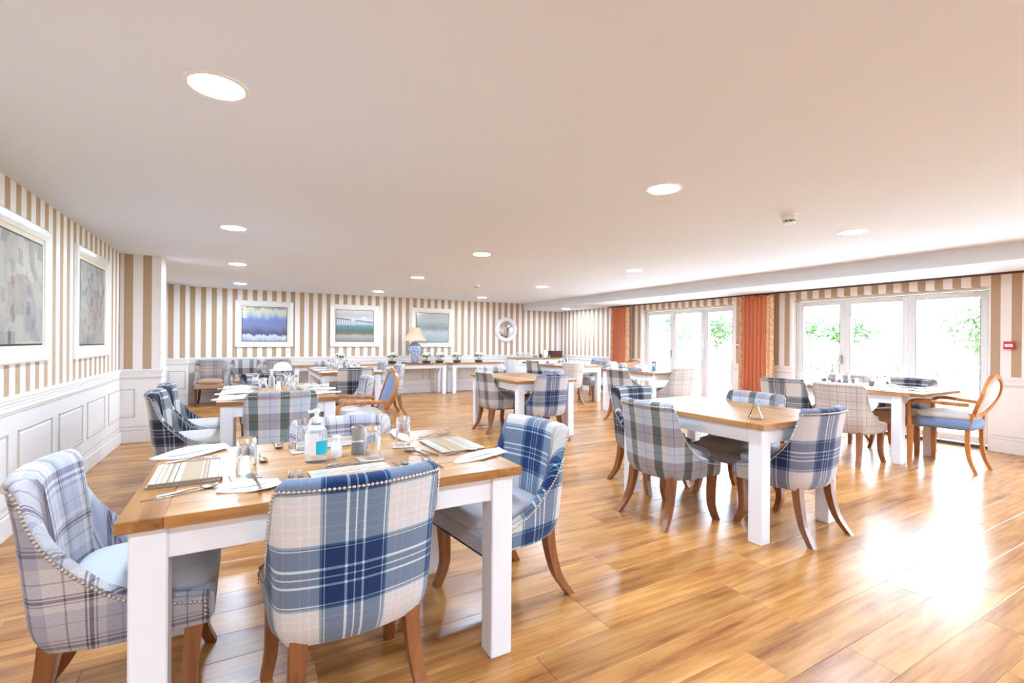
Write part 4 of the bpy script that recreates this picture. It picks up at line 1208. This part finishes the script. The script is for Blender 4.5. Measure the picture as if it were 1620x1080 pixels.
MB().box(-.14, .14, -.09, .09, 0, .012).box(-.14, .14, -.09, -.082, 0, .05).box(-.14, .14, .082, .09, 0, .05).box(-.14, -.132, -.09, .09, 0, .05).box(.132, .14, -.09, .09, 0, .05).ob('tray', 'lilac_box', t)
for s in (-1, 1): MB().tube(curve([(s * .14, -.035, .04), (s * .16, -.02, .045), (s * .16, .02, .045), (s * .14, .035, .04)], 3), .004, 6).ob('handle', 'dark_grey', t)
for i, (x, y) in enumerate(((6.1, 5.95), (6.35, 5.88), (6.65, 6.0))):
    placemat(f'pale placemat on the {K6}, {("left", "middle", "right")[i]} of three', x, y, T, 90 if i else 0)
    knife(f'knife on the {K6}, {("left", "middle", "right")[i]} of three', x + .1, y - .12, T, -70)
    tumbler(f'upturned glass tumbler on the {K6}, {("left", "middle", "right")[i]} of three', x + .05, y + .28, T)
t = thing('menu_card', f'white folded menu card at the left end of the {K6}', 'menu card', (5.98, 6.78, T), R(-20))
t.scale = (.75, .75, .75)
MB().add([(-.075, -.05, 0), (.075, -.05, 0), (.075, 0, .2), (-.075, 0, .2), (.075, .05, 0), (-.075, .05, 0)], [(0, 1, 2, 3), (3, 2, 4, 5)]).add([(-.075, -.047, 0), (.075, -.047, 0), (.075, 0, .194), (-.075, 0, .194), (.075, .047, 0), (-.075, .047, 0)], [(3, 2, 1, 0), (5, 4, 2, 3)]).ob('folded_card', 'paper', t)

# ---- table before the sideboard
B7 = 'table before the sideboard'
for i, (x, y) in enumerate(((5.95, 8.75), (6.5, 8.3), (6.5, 8.85))):
    w = ('left', 'right front', 'right back')[i]
    placemat(f'pale placemat on the {B7}, {w} one', x, y, T, 90)
    napkin(f'white napkin on the {B7}, {w} one', x, y - .215, 3, i)
    tumbler(f'upturned glass tumbler on the {B7}, {w} one', x + (.2 if i == 0 else -.2), y, T)
gel(f'clear pump bottle of hand gel on the {B7}', 6.15, 8.5)
salt(f'white salt shaker on the {B7}', 6.22, 8.42)
pepper(f'pepper mill on the {B7}', 6.08, 8.42)
cup(f'taupe cup on the {B7}', 6.3, 8.55)

# ---- table before the consoles
B8 = 'table before the consoles'
for i, y in enumerate((8.15, 8.75, 9.3)):
    w = ('nearest', 'middle', 'farthest')[i]
    placemat(f'pale placemat on the left of the {B8}, {w} of three', 1.14, y, T, 90)
    napkin(f'white napkin on the left of the {B8}, {w} of three', 1.12, y - .215, 2, i)
    tumbler(f'upturned glass tumbler on the left of the {B8}, {w} of three', 1.33, y, T)
    placemat(f'pale placemat on the right of the {B8}, {w} of three', 1.80, y, T, 90)
    napkin(f'white napkin on the right of the {B8}, {w} of three', 1.82, y - .215, 2, i + 2)
    tumbler(f'upturned glass tumbler on the right of the {B8}, {w} of three', 1.63, y, T)
salt(f'white salt shaker on the {B8}', 1.45, 8.7)
pepper(f'pepper mill on the {B8}', 1.52, 8.75)
t = thing('water_jug', f'clear glass jug in the middle of the {B8}', 'jug', (1.42, 8.98, T))
MB().lathe([(0, 0), (.05, 0), (.056, .02), (.05, .14), (.055, .18), (.052, .18), (.046, .14), (.05, .02), (0, .008)], 24, cap=False).ob('body', 'glass', t)
MB().tube(curve([(.05, 0, .15), (.09, 0, .14), (.095, 0, .08), (.055, 0, .04)], 5), .006, 8).ob('handle', 'glass', t)

# ------------------------------------------------------------------ back wall furniture tops: lamp, vases of flowers
CT = .745
t = thing('table_lamp', 'blue and white ginger jar lamp with pleated peach shade on the console', 'lamp', (3.52, 11.05, CT))
MB().lathe([(0, 0), (.085, 0), (.085, .012), (.07, .02), (0, .02)], 28, cap=False).ob('foot', 'dark_wood', t)
MB().lathe([(.07, .02), (.078, .06), (.095, .16), (.14, .29), (.158, .36), (.15, .42), (.105, .46), (.072, .475), (.075, .50), (.06, .512), (0, .515)], 32, cap=False).ob('jar_base', 'china', t)
MB().lathe([(.012, .51), (.012, .60), (.02, .60), (.02, .64), (0, .64)], 12, cap=False).ob('stem', 'gold_metal', t)
mb = MB(); secs = []
for z, r in ((.54, .275), (.555, .272), (.60, .235), (.66, .19), (.73, .15), (.80, .125), (.86, .112)):
    secs.append([(r * (1 + .022 * (k % 2)) * math.cos(2 * math.pi * k / 64), r * (1 + .022 * (k % 2)) * math.sin(2 * math.pi * k / 64), z) for k in range(64)])
mb.loft(secs, False, False); mb.loft([[(x * .985, y * .985, z) for x, y, z in s][::-1] for s in secs], False, False)
mb.ob('pleated_shade', 'shade', t)
MB().tube(curve([(-.06, -.05, .014), (-.2, -.08, .013), (-.26, -.02, .02), (-.3, .05, .013)], 5), .012, 6).ob('cord', 'black_metal', t)

def flowers(t):
    MB().lathe([(0, .0), (.055, .0), (.078, .03), (.08, .06), (.066, .105), (.063, .105), (.076, .06), (.074, .03), (.05, .006), (0, .006)], 24, cap=False).ob('glass_bowl', 'glass', t)
    MB().lathe([(0, .007), (.049, .007), (.070, .03), (.072, .045), (0, .05)], 18, cap=False).ob('moss', 'moss', t)
    g = random.Random(5)
    for i in range(5):
        a = i * 2 * math.pi / 5; r = .045 if i < 4 else 0
        c = Vector((r * math.cos(a), r * math.sin(a), .145 + .02 * g.random()))
        mb = MB()
        for k in range(10):
            b = g.uniform(0, 6.28); e = g.uniform(-.2, 1.3)
            d = Vector((math.cos(b) * math.cos(e), math.sin(b) * math.cos(e), math.sin(e)))
            mb.blob(c + d * .02, (.018, .018, .014), (1, 1), 7, 5)
        mb.ob('bloom', 'petal', t)
        MB().tube([(c.x * .5, c.y * .5, .03), tuple(c)], .003, 5).ob('stem', 'leaf_green', t)
    mb = MB()
    for k in range(9):
        a = g.uniform(0, 6.28); L = g.uniform(.07, .1)
        d = Vector((math.cos(a), math.sin(a), 0)); s = Vector((-d.y, d.x, 0)) * .018
        p0 = d * .04 + Vector((0, 0, .11)); p1 = p0 + d * L * .5 + Vector((0, 0, .03)); p2 = p0 + d * L + Vector((0, 0, g.uniform(-.02, .02)))
        mb.add([p0, p1 + s, p2, p1 - s], [(0, 1, 2, 3)])
    mb.ob('leaves', 'leaf_green', t)
VS = 1.35
vase = Proto('flower_vase', 'vase', 'white flower bowls on the consoles', flowers)
vase('glass bowl of white flowers left of the blue lamp, behind the navy chair', 1.80, 11.02, CT).scale = (VS, VS, VS)
vase('glass bowl of white flowers just left of the blue lamp', 2.97, 11.02, CT, 40).scale = (VS, VS, VS)
vase('glass bowl of white flowers just right of the blue lamp base', 3.78, 10.95, CT, 80).scale = (VS, VS, VS)
vase('glass bowl of white flowers and leaves third from the mirror', 4.14, 11.02, CT, 130).scale = (VS, VS, VS)
vase('glass bowl of white flowers and leaves second from the mirror', 4.60, 11.02, CT, 200).scale = (VS, VS, VS)
vase('glass bowl of white flowers nearest below the round mirror', 5.20, 11.02, CT, 290).scale = (VS, VS, VS)

t = thing('side_table', 'small round dark side table before the back wall chairs', 'side table', (.62, 10.30, 0))
MB().lathe([(0, .59), (.2, .59), (.205, .60), (.2, .615), (0, .615)], 28, cap=False).ob('top', 'dark_wood', t)
MB().lathe([(.02, .03), (.025, .2), (.018, .4), (.028, .59)], 14, cap=False).ob('column', 'dark_wood', t)
for i in range(3):
    a = i * 2.094
    MB().tube([(0, 0, .10), (.1 * math.cos(a), .1 * math.sin(a), .06), (.19 * math.cos(a), .19 * math.sin(a), .012)], [.018, .016, .012], 8).ob('leg', 'dark_wood', t)
t = thing('table_lamp', 'white dome shaded table lamp before the back wall chairs', 'lamp', (.62, 10.30, .615))
MB().lathe([(0, 0), (.07, 0), (.07, .012), (.02, .03), (.014, .08), (.014, .16), (0, .16)], 20, cap=False).ob('stem', 'black_metal', t)
MB().lathe([(.175, .07), (.17, .11), (.14, .18), (.09, .225), (0, .24)], 28, cap=False).ob('dome_shade', 'shade_white', t)

# sideboard top
SB = .845
for i in range(5):
    tumbler(f'upturned glass tumbler in the cluster on the sideboard, {("leftmost", "second", "third", "fourth", "rightmost")[i]} of five', 6.36 + .085 * i, 11.05 + .04 * (i % 2), SB)
cup('taupe cup on the sideboard, left of the dark jar', 6.86, 11.0, SB)
cup('taupe cup on the sideboard beside the tall jug', 6.98, 11.08, SB)
t = thing('storage_jar', 'small dark jar with steel lid on the sideboard', 'jar', (7.08, 11.02, SB))
MB().lathe([(0, 0), (.04, 0), (.042, .01), (.042, .09), (0, .09)], 20, cap=False).ob('jar', 'dark_grey', t); MB().lathe([(.043, .09), (.043, .108), (0, .112)], 20, cap=False).ob('lid', 'brushed', t)
t = thing('water_jug', 'tall white jug on the sideboard', 'jug', (7.24, 11.05, SB))
MB().lathe([(0, 0), (.05, 0), (.06, .03), (.045, .15), (.05, .21), (.046, .21), (0, .20)], 22, cap=False).ob('body', 'porcelain', t)
MB().tube(curve([(.048, 0, .18), (.09, 0, .17), (.09, 0, .09), (.055, 0, .06)], 5), .007, 8).ob('handle', 'porcelain', t)
cup('taupe cup on the sideboard, right of the tall jug', 7.36, 11.0, SB)
t = thing('cutlery_box', 'dark brown wooden cutlery box on the sideboard', 'box', (7.60, 11.06, SB))
MB().box(-.17, .17, -.11, .11, 0, .16, .004).ob('box', 'dark_wood', t)
MB().box(-.175, .175, -.115, .115, .16, .185, .004).ob('lid', 'dark_wood', t)

# ------------------------------------------------------------------ outside
tag(MB().box(8.32, 12.6, -9, 26, -.20, -.06).ob('terrace', 'decking'), kind='structure')
tag(MB().box(12.6, 90, -60, 90, -.50, -.30).ob('lawn', 'lawn'), kind='structure')
t = thing('terrace_railing', 'white slatted terrace railing outside the glass doors', 'railing', (12.2, 0, -.06))
MB().box(-.04, .04, -8, 25, .88, .95, .01).ob('top_rail', 'rail_white', t)
MB().box(-.025, .025, -8, 25, .08, .13).ob('bottom_rail', 'rail_white', t)
sl = MB().box(-.012, .012, -.045, .045, .13, .88).mesh('slat', 'rail_white')
for i in range(200): link('slat', sl, t, (0, -7.9 + i * .164, 0))
po = MB().box(-.05, .05, -.05, .05, 0, 1.0, .006).mesh('post', 'rail_white')
for i in range(12): link('post', po, t, (0, -8 + i * 3, 0))
def outdoor_chair(t):
    MB().box(-.26, .26, -.26, .26, .36, .42, .02).ob('seat', 'rattan', t)
    mb = MB()
    for i in range(7): mb.box(-.26 + i * .077, -.21 + i * .077, -.28, -.25, .42, .88, .008)
    mb.box(-.27, .27, -.285, -.245, .86, .92, .01)
    mb.ob('backrest', 'rattan', t)
    for sx in (-1, 1):
        for sy in (-1, 1): MB().box(sx * .24 - .02, sx * .24 + .02, sy * .24 - .02, sy * .24 + .02, 0, .36).ob('leg', 'rattan', t)
        MB().box(sx * .27 - .02, sx * .27 + .02, -.26, .26, .60, .63, .008).ob('arm', 'rattan', t)
oc = Proto('garden_chair', 'garden chair', 'grey chairs on the terrace', outdoor_chair)
oc('grey garden chair outside the right-hand doors, nearest to the pier', 10.0, 2.1, -.06, 20)
oc('grey garden chair outside the right-hand doors, behind the armchair', 10.4, 2.9, -.06, 150)
oc('grey garden chair outside the middle of the right-hand doors', 9.9, 4.4, -.06, 80)
oc('grey garden chair outside the left panel of the right-hand doors', 10.8, 5.2, -.06, 200)
oc('grey garden chair outside the far glass doors', 9.3, 6.9, -.06, 70)
oc('second grey garden chair outside the far glass doors', 10.6, 8.4, -.06, 170)
def outdoor_table(t):
    MB().lathe([(0, .70), (.5, .70), (.5, .73), (0, .73)], 32, cap=False).ob('top', 'rattan', t)
    MB().lathe([(.2, 0), (.2, .02), (.04, .04), (.04, .70)], 16, cap=False).ob('pedestal', 'rattan', t)
ot = Proto('garden_table', 'garden table', 'round grey tables on the terrace', outdoor_table)
ot('round grey garden table outside the right-hand doors', 10.9, 3.6, -.06)
ot('round grey garden table outside the far glass doors', 10.3, 7.6, -.06)
def tree(lab, x, y, h, r, seed, n=1500):
    g = random.Random(seed)
    t = thing('tree', lab, 'tree', (x, y, -.3), 0, 'trees beyond the lawn')
    MB().tube([(0, 0, 0), (.05, .03, h * .3), (-.05, 0, h * .6), (0, 0, h * .85)], [h * .03, h * .022, h * .014, h * .006], 9).ob('trunk', 'bark', t)
    mb = MB()
    for i in range(6):
        a = g.uniform(0, 6.28); e = g.uniform(.35, .7) * h
        mb.tube([(0, 0, e), (math.cos(a) * r * .45, math.sin(a) * r * .45, e + r * .3), (math.cos(a) * r * .8, math.sin(a) * r * .8, e + r * .5)], [h * .01, h * .006, h * .002], 6)
    mb.ob('branches', 'bark', t)
    mb = MB(); cl = []
    for i in range(12):
        d = Vector((g.gauss(0, 1), g.gauss(0, 1), g.gauss(0, .8))).normalized() * r * g.uniform(.35, .75)
        cl.append((Vector((0, 0, h * .66)) + d, r * g.uniform(.3, .5)))
    for i in range(n):
        c, q = g.choice(cl)
        d = Vector((g.gauss(0, 1), g.gauss(0, 1), g.gauss(0, 1))).normalized()
        p = c + d * q * g.uniform(.7, 1.05)
        a = Vector((g.gauss(0, 1), g.gauss(0, 1), g.gauss(0, 1))).normalized(); b = a.orthogonal().normalized(); s = g.uniform(.09, .17)
        mb.add([p - a * s, p + b * s * .55, p + a * s, p - b * s * .55], [(0, 1, 2, 3)])
    tag(mb.ob('foliage', 'canopy', t), kind='stuff')
tree('broad leafy tree seen through the right panel of the right-hand doors', 33, 9.6, 4.9, 2.3, 1, 2200)
tree('small leafy tree seen through the middle panel of the right-hand doors', 29, 13.6, 4.0, 1.35, 2, 1300)
tree('leafy tree seen through the left panel of the right-hand doors', 31, 18.0, 4.4, 1.9, 3, 1600)
tree('leafy tree seen through the right panel of the far doors', 27, 20.6, 4.0, 1.6, 4, 1500)
tree('leafy tree seen through the middle panel of the far doors', 28, 25.0, 4.3, 1.8, 5, 1500)
t = thing('hedge', 'long low green hedge beyond the lawn', 'hedge', (22, 14, -.3))
g = random.Random(9); mb = MB()
for i in range(5000):
    p = Vector((g.uniform(-.5, .5), g.uniform(-16, 16), g.uniform(0, 1) ** .6 * .95))
    a = Vector((g.gauss(0, 1), g.gauss(0, 1), g.gauss(0, 1))).normalized(); b = a.orthogonal().normalized(); s = g.uniform(.08, .15)
    mb.add([p - a * s, p + b * s * .6, p + a * s, p - b * s * .6], [(0, 1, 2, 3)])
tag(mb.ob('foliage', 'canopy', t), kind='stuff')
MB().box(-.35, .35, -16, 16, 0, .8).ob('twigs', 'bark', t)
